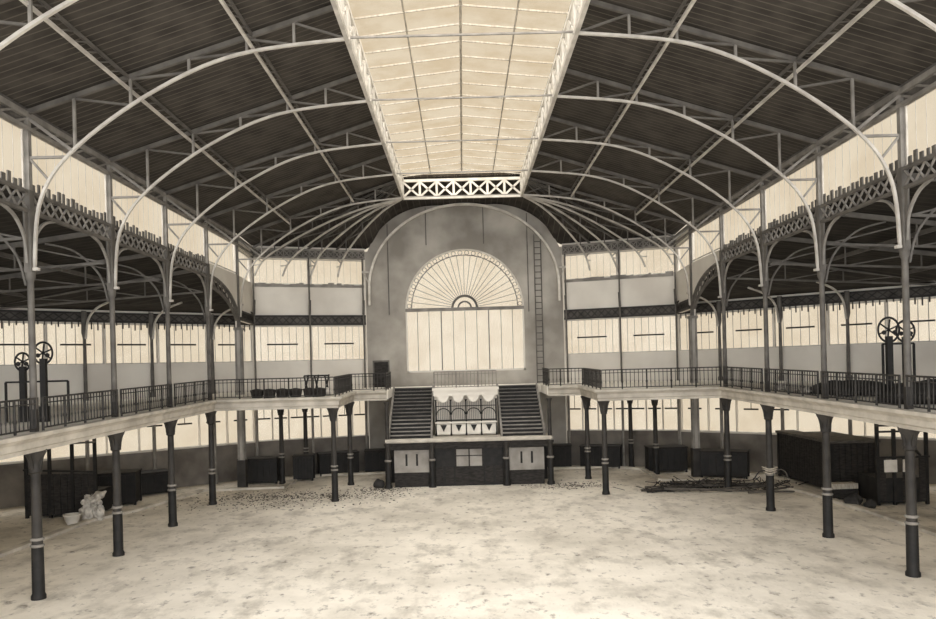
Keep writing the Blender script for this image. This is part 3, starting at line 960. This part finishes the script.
low = None
SPOTS = [(6.3, 34.9, 'at the front corner of the {} cross gallery'), (6.3, 39.8, 'beside the stairs at the inner corner of the {} gallery'),
         (10.2, 40.9, 'standing among the stalls below the {} cross gallery'), (9.45, 43.6, 'against the dado below the {} cross gallery')]
for s in (-1, 1):
    for x, y, lb in SPOTS:
        lbl = 'short iron gallery column ' + lb.format(SIDE[s])
        if low is None:
            low = o = thing('gallery_column', lbl, 'column', (s * x, y, 0), 0, 'short columns under the gallery')
            column_lower(o, r=0.122)
        else:
            dup(low, (s * x, y, 0), 0, lbl, 'short columns under the gallery')


# ------------------------------------------------------------------ railings
def railing(p0, p1, label, material='dark_iron', rail_m='dark_iron', pitch=0.19, inset=0.0, posts=(True, True), h=0.92):
    L = math.dist(p0, p1)
    rz = math.atan2(p1[1] - p0[1], p1[0] - p0[0])
    o = thing('gallery_railing', label, 'railing', (p0[0], p0[1], GAL + gal_dz(p0[1])), rz, 'gallery railings')
    o.rotation_euler = (0, -math.atan2(gal_dz(p1[1]) - gal_dz(p0[1]), L), rz)
    MB().bar((0, 0, h), (L, 0, h), 0.07, 0.05).build('handrail', rail_m, o)
    MB().bar((0, 0, h - 0.14), (L, 0, h - 0.14), 0.03, 0.03).build('upper_rail', material, o)
    MB().bar((0, 0, 0.1), (L, 0, 0.1), 0.04, 0.04).build('bottom_rail', material, o)
    n = round(L / pitch)
    me = mp = None
    for i in range(n + 1):
        big = i % 6 == 0
        src = mp if big else me
        if src is None:
            r = 0.036 if big else 0.016
            b = MB().lathe([(r, 0.0 if big else 0.1), (r, 0.3), (r * 1.6, 0.36), (r, 0.42), (r, h)], (0, 0, 0), 6).build('standard' if big else 'baluster', material, o)
            if big: mp = b
            else: me = b
        else:
            b = src.copy(); COL.objects.link(b); b.parent = o
        b.location = (L * i / n, 0, 0)
    return o


for s in (-1, 1):
    x = s * 11.85
    for i in range(1, len(ST) - 2):
        railing((x, ST[i] + 0.17), (x, min(ST[i + 1], 34.75) - 0.17), 'iron railing on the edge of the %s gallery, %s bay from the near end' % (SIDE[s], NAMES[i - 1]))
    railing((s * 11.7, 34.7), (s * 6.2, 34.7), 'long iron railing on the front of the %s cross gallery' % SIDE[s])
    railing((s * 6.15, 34.75), (s * 6.15, 39.6), 'iron railing on the return of the %s cross gallery towards the stairs' % SIDE[s])
    railing((s * 6.1, 39.62), (s * 4.35, 39.62), 'short iron railing beside the head of the %s stair flight' % SIDE[s])
    railing((s * 4.3, 39.7), (s * 4.3, 42.4), 'iron railing running back along the outer side of the %s stair flight' % SIDE[s])
railing((-1.75, 39.85), (1.55, 39.85), 'pale railing of the balcony between the two stair flights', 'mid_iron', 'mid_iron')

# ------------------------------------------------------------------ the stairs
NS, YB, YT, ZB = 14, 38.95, 42.6, 2.46
for s in (-1, 1):
    o = thing('stair_flight', '%s flight of dark steps climbing from the landing to the gallery' % SIDE[s], 'stairs', (0, 0, 0), 0, 'stair flights')
    xa, xb = -0.1 + s * 1.82, -0.1 + s * 4.04
    x0, x1 = min(xa, xb), max(xa, xb)
    st = (YT - YB) / NS
    rise = (GAL + 0.16 - ZB) / NS
    for i in range(NS):
        t = MB().box(x0 + 0.04, x1 - 0.04, YB + st * i, YB + st * (i + 1) + 0.02, ZB + rise * (i + 1) - 0.05, ZB + rise * (i + 1)).build('tread', 'mid_iron' if i < 5 else 'grey_iron', o)
        MB().box(x0 + 0.04, x1 - 0.04, YB + st * i + 0.05, YB + st * i + 0.08, ZB + rise * i, ZB + rise * (i + 1) - 0.05).build('riser', 'black_iron', t)
    for x in (x0, x1):
        MB().prism([(x - 0.05, YB - 0.1, ZB), (x - 0.05, YB - 0.1, ZB + 0.3), (x - 0.05, YT, GAL + 0.26), (x - 0.05, YT, GAL - 0.3), (x - 0.05, YB + 0.4, ZB)], (0.1, 0, 0)).build('stringer', 'mid_iron', o)

o = thing('stair_landing', 'stair landing block with grey panels and dark doorways facing the floor', 'landing', (0, 0, 0))
MB().box(-4.2, 4.2, 38.2, 40.4, 2.3, 2.46).box(-4.25, 4.25, 38.1, 38.3, 2.36, 2.5).build('landing_slab', 'stone', o)
MB().box(-4.15, 4.15, 38.3, 38.45, 1.95, 2.3).build('beam', 'dark_wood', o)
for x0, x1 in ((-3.85, -2.05), (2.05, 3.85)):
    p = MB().box(x0, x1, 38.5, 38.6, 0.75, 1.9).build('side_panel', 'grey_panel', o)
    for f in (0.35, 0.65):
        xc = x0 + (x1 - x0) * f
        MB().box(xc - 0.05, xc + 0.05, 38.46, 38.52, 1.1, 1.7).build('slot', 'black_iron', p)
    MB().box(x0, x1, 38.55, 38.65, 0, 0.75).build('plinth_panel', 'dark_wood', o)
for x0, x1 in ((-1.85, -0.72), (0.72, 1.85)):
    p = MB().box(x0, x1, 38.6, 38.68, 0, 1.95).build('door_leaf', 'black_iron', o)
    for xc in (x0 + 0.3, x1 - 0.3):
        MB().box(xc - 0.2, xc + 0.2, 38.56, 38.61, 0.15, 1.0).build('door_panel', 'dark_wood', p)
MB().box(-0.72, 0.72, 38.6, 38.68, 0, 0.95).build('centre_panel', 'dark_wood', o)
w = MB().box(-0.72, 0.72, 38.62, 38.66, 0.95, 1.95).build('counter_window', 'grey_panel', o)
MB().box(-0.72, 0.72, 38.58, 38.63, 1.88, 1.95).box(-0.72, 0.72, 38.58, 38.63, 0.95, 1.0).box(-0.03, 0.03, 38.58, 38.63, 1.0, 1.88).box(-0.72, -0.66, 38.58, 38.63, 0.95, 1.95).box(0.66, 0.72, 38.58, 38.63, 0.95, 1.95).box(-0.66, 0.66, 38.58, 38.63, 1.52, 1.56).build('window_bars', 'dark_wood', w)
MB().box(-4.2, 4.2, 40.2, 40.35, 0, 2.26).build('back_panel', 'black_iron', o)
for i, (x, lb) in enumerate(((-4.15, 'outer left'), (-1.9, 'inner left'), (1.9, 'inner right'), (4.15, 'outer right'))):
    c = thing('stair_post', 'dark iron post under the front edge of the landing, %s' % lb, 'post', (x, 38.32, 0), 0, 'posts under the stair landing')
    MB().lathe([(0.2, 0), (0.2, 0.12), (0.15, 0.2), (0.15, 1.35)]).build('base_shaft', 'black_iron', c, True)
    MB().lathe([(0.16, 1.35), (0.19, 1.38), (0.19, 1.43), (0.16, 1.46)]).build('collar', 'mid_iron', c, True)
    MB().lathe([(0.13, 1.4), (0.12, 2.05), (0.2, 2.2), (0.2, 2.26)]).build('shaft', 'dark_iron', c, True)
    if abs(x) > 3:
        MB().lathe([(0.12, 2.44), (0.1, 2.6), (0.09, 4.2), (0.16, 4.4)]).build('upper_shaft', 'dark_iron', c, True)

# the ornamental screen between the flights
o = thing('balcony_screen', 'four-bay iron screen with white scalloped awnings between the stair flights', 'screen', (-0.1, 39.7, 0.1))
BX = [-1.6, -0.8, 0, 0.8, 1.6]
for x in BX:
    MB().lathe([(0.06, 2.4), (0.035, 2.6), (0.035, 4.2), (0.07, 4.3)], (x, 0, 0), 8).build('post', 'black_iron', o, True)
for x in BX[:-1]:
    xc = x + 0.4
    q = [V((xc - 0.3 + 0.6 * i / 10, -0.05, 4.44 - 0.3 * math.sin(math.pi * i / 10) ** 0.6)) for i in range(11)]
    MB().prism([*q, V((xc + 0.395, -0.05, 4.54)), V((xc - 0.395, -0.05, 4.54))], (0, 0.03, 0)).build('scalloped_awning', 'plaster_pale', o)
    q = [V((xc + 0.36 * math.cos(math.pi * i / 10), 0, 3.5 + 0.33 * math.sin(math.pi * i / 10))) for i in range(11)]
    MB().ribbon(q, (0, 1, 0), 0.04, 0.05).build('arch_bar', 'black_iron', o)
    p = MB().box(xc - 0.38, xc + 0.38, 0, 0.03, 2.46, 2.98).build('pennant_panel', 'white_paint', o)
    MB().prism([(xc - 0.17, -0.03, 2.96), (xc + 0.17, -0.03, 2.96), (xc, -0.03, 2.6)], (0, 0.025, 0)).build('dark_triangle', 'black_iron', p)
MB().bar((-1.6, 0, 3.2), (1.6, 0, 3.2), 0.05, 0.07).bar((-1.6, 0, 3.95), (1.6, 0, 3.95), 0.04, 0.04).build('cross_rail', 'black_iron', o)
MB().box(-1.65, 1.65, -0.05, 0.1, 3.04, 3.12).build('white_rail', 'white_paint', o)
m = MB()
for i in range(33):
    x = -1.55 + 3.1 * i / 32
    m.bar((x, 0.02, 3.2), (x, 0.02, 4.2), 0.02)
m.build('thin_bars', 'dark_iron', o)
MB().box(-1.68, 1.68, 0.55, 0.6, 2.36, 4.5).build('backcloth', 'plaster_pale', o)

# ladder on the central wall
o = thing('wall_ladder', 'tall wooden ladder fixed upright right of the arched window', 'ladder', (4.5, WY - 0.16, GAL))
for x in (-0.2, 0.2): MB().bar((x, 0, 0), (x, 0, 9.2), 0.06, 0.06).build('rail', 'grey_iron', o)
for i in range(24): MB().bar((-0.2, 0, 0.25 + i * 0.37), (0.2, 0, 0.25 + i * 0.37), 0.05, 0.05).build('rung', 'grey_iron', o)


# ------------------------------------------------------------------ stalls and goods on the ground
def stall(x, y, rz, w, d, h, label, top=True, n=6):
    o = thing('market_stall', label, 'stall', (x, y, 0), rz, 'dark wooden market stalls')
    MB().box(-w / 2, w / 2, -d / 2, d / 2, 0.08, h).build('body', 'dark_wood', o)
    m = MB()
    for i in range(n):
        a = -w / 2 + w * i / n
        m.box(a + 0.02, a + w / n - 0.02, -d / 2 - 0.03, -d / 2, 0.14, h - 0.08)
    m.build('front_boards', 'black_iron', o)
    for sx in (-1, 1):
        for sy in (-1, 1):
            MB().box(sx * w / 2 - 0.05, sx * w / 2 + 0.05, sy * d / 2 - 0.05, sy * d / 2 + 0.05, 0, h + 0.02).build('leg', 'black_iron', o)
    if top: MB().box(-w / 2 - 0.08, w / 2 + 0.08, -d / 2 - 0.1, d / 2 + 0.08, h, h + 0.06).build('counter_top', 'dark_wood', o)
    return o


stall(-11.6, 41.5, 0.05, 2.0, 1.0, 1.35, 'dark boarded stall beneath the left cross gallery, beside the grey pillar')
stall(-9.3, 42.3, 0.1, 1.0, 1.0, 1.35, 'narrow dark stall under the left cross gallery between two short columns')
stall(-7.7, 44.2, 0.33, 2.2, 0.9, 1.25, 'dark stall along the left end wall, nearest to the stairs', n=5)
stall(-5.1, 44.6, 0.1, 2.0, 0.9, 1.3, 'dark stall behind the left side of the stair landing', n=5)
stall(-16.4, 38.6, 0.7, 1.6, 1.0, 1.1, 'dark stall at the foot of the left oblique aisle wall', n=4)
stall(11.0, 41.9, -0.03, 2.0, 1.0, 1.35, 'dark boarded stall beneath the right cross gallery, left of the grey pillar')
stall(7.8, 44.2, -0.33, 2.2, 0.9, 1.25, 'dark stall along the right end wall between two short columns')
stall(5.1, 44.7, -0.1, 1.9, 0.9, 1.3, 'dark stall behind the right side of the stair landing')
stall(13.4, 39.3, -0.45, 2.2, 1.1, 1.35, 'dark stall behind the pole heap right of the grey pillar')

# big dark shed on the right
o = thing('market_shed', 'large dark boarded shed under the right gallery with a flat roof', 'shed', (0, 0, 0))
MB().box(16.2, 18.2, 33.6, 38.0, 0.1, 2.25).box(16.2, 16.9, 38.0, 39.2, 0.1, 2.25).build('body', 'dark_wood', o)
m = MB()
for i in range(21): m.box(16.16, 16.2, 33.62 + i * 0.26, 33.84 + i * 0.26, 0.12, 2.25)
for i in range(7): m.box(16.3 + i * 0.26, 16.52 + i * 0.26, 33.56, 33.6, 0.12, 2.25)
m.build('wall_boards', 'dark_wood', o)
MB().box(16.05, 18.3, 33.4, 38.05, 2.25, 2.37).box(16.05, 17.0, 38.05, 39.25, 2.25, 2.37).build('flat_roof', 'mid_wood', o)
for x, y in ((16.2, 33.6), (18.15, 33.6), (16.2, 39.15)): MB().box(x - 0.08, x + 0.08, y - 0.08, y + 0.08, 0, 2.3).build('corner_post', 'black_iron', o)


def scaffold(s, x0, x1, y, label, extra):
    """An open stall of posts and rails with a boarded lower half."""
    o = thing('open_stall', label, 'stall', (0, y, 0), 0, 'open framed stalls')
    w = x1 - x0
    for f in (0, 0.34, 0.67, 1):
        MB().bar((x0 + w * f, 0, 0), (x0 + w * f, 0, 3.4 - 0.3 * (f in (0.34,))), 0.12).build('post', 'black_iron', o)
    for z, mt in ((1.95, 'black_iron'), (3.0, 'mid_wood' if s < 0 else 'dark_iron'), (3.25, 'mid_wood' if s < 0 else 'dark_iron')):
        MB().bar((x0 - 0.1, -0.05, z - 0.15 * s * (s < 0)), (x1 + 0.1, -0.05, z + (0.25 if s < 0 and z > 2 else 0)), 0.06, 0.08).build('rail', mt, o)
    MB().box(x0, x1, 0.0, 1.5, 0.1, 1.1).build('counter', 'black_iron', o)
    m = MB()
    n = int(w / 0.3)
    for i in range(n):
        if not (extra and i in extra):
            m.box(x0 + w * i / n + 0.015, x0 + w * (i + 1) / n - 0.015, -0.04, 0.0, 0.15, 1.9)
    m.build('boards', 'dark_wood', o)
    if extra:
        for a, b_ in ((0.12, 0.38), (0.5, 0.66)):
            MB().box(x0 + w * a, x0 + w * b_, -0.09, -0.05, 1.35, 1.85).build('pale_panel', 'white_paint', o)
        MB().tube([(x0 + w * 0.62 + 0.22 * math.cos(k * math.pi / 8), -0.1, 2.75 + 0.22 * math.sin(k * math.pi / 8)) for k in range(16)], 0.04, 6, True).build('ring', 'black_iron', o)
        MB().bar((x0 + w * 0.5, -0.1, 2.9), (x0 + w * 0.85, -0.1, 2.0), 0.08).build('brace', 'black_iron', o)
    return o


scaffold(-1, -19.3, -16.3, 32.6, 'open framed stall of dark posts and pale rails under the left gallery', None)
scaffold(1, 16.6, 18.6, 30.6, 'open framed stall of dark posts under the right gallery beside the shed', (1, 2, 4))
stall(-17.6, 35.6, 0.2, 3.4, 1.2, 1.5, 'wide dark counter behind the white sacks under the left gallery', n=9)

# pale goods on the left
P = [(-15.85, 31.75, 0.35, 'lowest'), (-15.55, 31.95, 0.85, 'middle'), (-15.75, 31.8, 1.2, 'topmost')]


def blob(r, seed, name, material, parent=None, loc=(0, 0, 0), flat=0.0, rough=0.18):
    q = random.Random(seed)
    ph = [(q.uniform(0, 6.28), q.uniform(0, 6.28), q.randint(2, 5), q.randint(1, 4)) for _ in range(5)]
    vs, fs, A, B = [], [], 20, 12
    for j in range(B + 1):
        th = math.pi * j / B
        for i in range(A):
            f = 2 * math.pi * i / A
            k = 1 + rough * sum(math.sin(c * f + a) * math.sin(d * th + b) for a, b, c, d in ph) / 2
            z = -math.cos(th) * r[2] * k
            vs.append((r[0] * k * math.sin(th) * math.cos(f), r[1] * k * math.sin(th) * math.sin(f), max(z, -r[2] * (1 - flat))))
    for j in range(B):
        for i in range(A):
            fs.append((j * A + i, j * A + (i + 1) % A, (j + 1) * A + (i + 1) % A, (j + 1) * A + i))
    m = MB(); m.add(vs, fs)
    return m.build(name, material, parent, True, loc)


for i, (dx, dy, z, rr) in enumerate(((-16.2, 31.7, 0.32, (0.27, 0.26, 0.4)), (-15.78, 31.75, 0.26, (0.24, 0.28, 0.31)), (-16.08, 31.78, 0.82, (0.36, 0.26, 0.22)), (-15.8, 31.8, 1.02, (0.42, 0.24, 0.14)))):
    k = blob(rr, 20 + i, 'cloth_sack', 'sack', None, (dx, dy, z), 0.1, 0.32)
    k.rotation_euler = (0, (0.1, -0.2, 0.15, -0.35)[i], 0.4 * i)
    tag(k, ('crumpled white sack at the bottom left of the pile by the kerb', 'crumpled white sack at the bottom right of the pile by the kerb',
            'crumpled white sack in the middle of the pile by the kerb', 'flattened white sack on top of the pile by the kerb')[i], 'sack', 'white sacks beside the left stall', 'thing')
o = thing('white_tub', 'pale tapered tub on the ground left of the white sacks', 'tub', (-16.35, 30.7, 0))
MB().lathe([(0.18, 0), (0.2, 0.02), (0.33, 0.42), (0.36, 0.44), (0.36, 0.48), (0.31, 0.48), (0.28, 0.42), (0.16, 0.05)], n=16).build('bowl', 'white_paint', o, True)
# crate on the right
o = thing('wooden_crate', 'pale wooden crate before the right shed', 'crate', (15.85, 32.0, 0), 0.05)
MB().box(-0.55, 0.55, -0.25, 0.25, 0.5, 0.72).build('top_box', 'pale_wood', o)
MB().box(-0.5, 0.5, -0.2, 0.2, 0.06, 0.5).build('body', 'dark_wood', o)
for sx in (-1, 1): MB().box(sx * 0.5 - 0.05, sx * 0.5 + 0.05, -0.25, 0.25, 0, 0.5).build('leg', 'dark_wood', o)
for i, (x, y, r) in enumerate(((15.6, 30.6, 0.26), (16.0, 30.1, 0.2), (-4.7, 38.6, 0.24))):
    k = blob((r * 1.2, r, r), 60 + i, 'dark_bundle', 'tarp', None, (x, y, r * 0.8), 0.2)
    tag(k, ('dark bundle on the ground in front of the pale crate', 'smaller dark bundle near the right open stall', 'dark bundle at the foot of the left outer landing post')[i], 'bundle', None, 'thing')

# poles and brushwood on the right
def pole(x0, y0, x1, y1, z0, z1, r, label):
    L = math.dist((x0, y0, z0), (x1, y1, z1))
    a, b_ = V((x0, y0, z0)), V((x1, y1, z1))
    q = [a.lerp(b_, t) + V((R.uniform(-0.04, 0.04), R.uniform(-0.04, 0.04), 0)) for t in (0, 0.25, 0.5, 0.75, 1)]
    k = MB().tube(q, [r, r, r * 0.95, r * 0.85, r * 0.7], 7).build('timber_pole', 'mid_wood' if R.random() < 0.6 else 'dark_wood', None, True)
    return tag(k, label, 'pole', 'timber poles on the floor', 'thing')


PL = [(8.2, 34.9, 12.2, 35.7), (8.6, 35.5, 12.8, 35.9), (9.0, 35.0, 13.2, 34.4), (8.4, 36.1, 13.0, 36.5), (9.8, 35.3, 14.2, 35.9), (9.3, 36.6, 13.6, 35.3),
      (8.0, 35.3, 10.6, 35.0), (10.6, 34.6, 14.4, 35.0), (11.2, 36.4, 14.9, 35.4), (12.6, 34.0, 15.0, 34.8), (9.9, 37.2, 13.2, 36.8), (12.4, 33.6, 14.6, 33.9)]
for i, (a, b_, c, d) in enumerate(PL):
    pole(a, b_, c, d, 0.07 + 0.05 * (i % 3), 0.07 + 0.06 * ((i + 1) % 3), R.uniform(0.05, 0.075), 'rough timber pole lying in the heap right of the stairs')
m = MB()
for i in range(260):
    cx, cy = R.choice([(9.2, 35.2), (11.5, 35.6), (13.3, 34.9), (14.6, 35.8), (12.2, 36.8), (10.2, 36.2)])
    x, y = R.gauss(cx, 0.7), R.gauss(cy, 0.35)
    a, l = R.uniform(0, 6.28), R.uniform(0.15, 0.7)
    z = R.uniform(0.02, 0.22)
    m.bar((x, y, z), (x + l * math.cos(a), y + l * math.sin(a), max(0.02, z + R.uniform(-0.1, 0.25))), R.uniform(0.015, 0.04))
tag(m.build('brushwood_litter', 'dark_wood'), 'loose dark brushwood scattered over the floor right of the stairs', 'brushwood', None, 'stuff')
m = MB()
for i in range(1500):
    cx, cy, sx, sy = R.choice([(-8.5, 37.0, 2.2, 0.9), (-10.5, 36.5, 1.6, 0.6), (-6.5, 36.3, 1.5, 0.5), (-4.5, 38.0, 0.8, 0.5), (5.2, 37.8, 1.0, 0.6), (-9.0, 34.5, 2.5, 0.8)])
    x, y = R.gauss(cx, sx), R.gauss(cy, sy)
    a, l = R.uniform(0, 6.28), R.uniform(0.02, 0.1)
    m.prism([(x, y, 0), (x + l * math.cos(a), y + l * math.sin(a), 0), (x + l * math.cos(a + 1.3), y + l * math.sin(a + 1.3), 0)], (0, 0, R.uniform(0.01, 0.03)))
tag(m.build('straw_litter', 'mid_wood'), 'dark straw and scraps littering the floor left of the stairs', 'litter', None, 'stuff')

# rope loops tied round one right nave column
o = thing('rope_coil', 'coil of pale rope tied round the nave column before the shed', 'rope', (HW, 30.1, 0))
for i in range(3):
    z = 1.55 + i * 0.09
    MB().tube([((0.24 + 0.02 * i) * math.cos(k * math.pi / 8), (0.24 + 0.02 * i) * math.sin(k * math.pi / 8), z + 0.03 * math.sin(k)) for k in range(16)], 0.025, 6, True).build('rope_loop', 'pale_wood', o, True)
MB().tube(spline([(0.22, -0.1, 1.62), (0.4, -0.2, 1.66), (0.6, -0.15, 1.5), (0.66, -0.1, 1.3)], 5), 0.025, 6).build('rope_end', 'mid_wood', o, True)
MB().tube(spline([(-0.22, -0.1, 1.62), (-0.5, -0.2, 1.6), (-0.7, -0.15, 1.3)], 5), 0.025, 6).build('rope_end', 'dark_wood', o, True)

# ------------------------------------------------------------------ goods on the gallery
SP = [(-10.0, 35.6, 'low'), (-9.4, 35.5, ''), (-8.8, 35.6, ''), (-8.15, 35.5, ''), (-7.5, 35.6, ''), (-7.0, 35.4, '')]
hamper = None
for i, (x, y, _) in enumerate(SP):
    lbl = 'round dark wicker hamper behind the left cross railing, %s from the left' % NAMES[i]
    if hamper is None:
        hamper = o = thing('wicker_hamper', lbl, 'basket', (x, y, GAL), 0, 'wicker hampers on the left gallery')
        MB().lathe([(0.24, 0), (0.25, 0.02), (0.31, 0.3), (0.32, 0.34)], n=16).build('body', 'wicker', o, True)
        MB().lathe([(0.33, 0.34), (0.34, 0.37), (0.3, 0.4), (0.05, 0.45)], n=16).build('lid', 'wicker', o, True)
    else:
        dup(hamper, (x, y, GAL), i * 1.1, lbl)
k = blob((0.28, 0.25, 0.22), 91, 'cloth_sack', 'sack', None, (-6.75, 36.0, GAL + 0.18), 0.2)
tag(k, 'small pale sack on the left gallery at the corner of the railings', 'sack', None, 'thing')
o = thing('folded_barrier', 'dark folding trestle leaning inside the left gallery corner', 'trestle', (-7.3, 36.2, GAL))
for x in (-0.5, 0.0, 0.5):
    MB().bar((x - 0.1, 0, 0), (x + 0.1, 0.15, 1.05), 0.06).bar((x + 0.15, 0, 0), (x - 0.1, 0.1, 1.0), 0.06).build('leg', 'black_iron', o)
MB().bar((-0.6, 0.1, 1.0), (0.6, 0.1, 1.0), 0.08).build('top_bar', 'black_iron', o)

for i, (x, y, r, lb) in enumerate(((13.7, 27.4, (1.0, 2.2, 0.3), 'long low heap under dark sheeting on the right gallery, farthest from the viewer'), (13.9, 22.6, (1.3, 1.6, 0.42), 'dark sheeted heap on the right gallery behind the railing in the middle'),
                              (14.6, 19.2, (1.2, 1.1, 0.4), 'dark sheeted heap on the right gallery at the picture edge'))):
    k = blob(r, 70 + i, 'covered_heap', 'tarp', None, (x, y, GAL + gal_dz(y) + r[2] * 0.45), 0.55, 0.3)
    tag(k, lb, 'heap', 'sheeted heaps on the right gallery', 'thing')
for i, (x, y) in enumerate(((12.7, 30.4), (12.7, 29.2), (12.7, 28.1))):
    k = blob((0.32, 0.35, 0.14), 80 + i, 'folded_cloth', 'sack', None, (x, y, GAL + gal_dz(y) + 0.16), 0.15)
    tag(k, 'white folded cloth on the gallery by the right railing, %s from the hall end' % NAMES[i], 'cloth', 'white cloths on the right gallery', 'thing')


def wheel_post(x, y, zc, r, label):
    """A post carrying a round spoked ring."""
    o = thing('wheel_post', label, 'post', (x, y, GAL - 0.2), 0, 'ring-topped posts on the galleries')
    h = zc - GAL + 0.2
    MB().box(-0.12, 0.12, -0.1, 0.1, 0, 0.5).box(-0.09, 0.09, -0.07, 0.07, 0.5, h - r * 0.6).build('post_shaft', 'black_iron', o)
    w = MB().tube([(r * math.cos(k * math.pi / 12), 0, h + r * 1.15 * math.sin(k * math.pi / 12)) for k in range(24)], 0.035, 6, True).build('ring', 'black_iron', o, True)
    m = MB()
    for a in range(3):
        c, s_ = math.cos(a * math.pi / 3 + 0.4), math.sin(a * math.pi / 3 + 0.4)
        m.bar((-r * c, 0, h - r * s_), (r * c, 0, h + r * s_), 0.04, 0.04)
    m.build('spoke', 'black_iron', w)
    for sx in (-1, 1):
        MB().lathe([(0.02, -0.07), (0.07, -0.03), (0.07, 0.03), (0.02, 0.07)], (sx * r * 0.5, -0.03, h - r * 0.25), 8).build('boss', 'black_iron', o)
    return o


wheel_post(-13.62, 24.0, 6.86, 0.3, 'black ring-topped iron post on the left gallery')
wheel_post(-14.4, 24.2, 6.6, 0.25, 'black ring-topped iron post at the left edge of the picture')
wheel_post(13.45, 24.0, 6.9, 0.34, 'black ring-topped iron post on the right gallery, inner of two')
wheel_post(14.1, 24.2, 6.85, 0.3, 'black ring-topped iron post on the right gallery, outer of two')
o = thing('post_rail', 'dark low bar frame between the ring-topped posts on the left gallery', 'rail', (0, 0, 0))
MB().bar((-14.9, 24.1, 5.95), (-12.9, 24.1, 5.95), 0.06).build('rail', 'black_iron', o)
for x in (-14.9, -12.9): MB().bar((x, 24.1, GAL - 0.2), (x, 24.1, 5.95), 0.06).build('upright', 'black_iron', o)
o = thing('post_rail', 'dark bar frame between the ring-topped posts on the right gallery', 'rail', (0, 0, 0))
MB().bar((13.3, 24.1, 6.45), (14.3, 24.1, 6.45), 0.06).build('rail', 'black_iron', o)
for x in (13.3, 14.3): MB().bar((x, 24.1, GAL - 0.2), (x, 24.1, 6.45), 0.06).build('upright', 'black_iron', o)
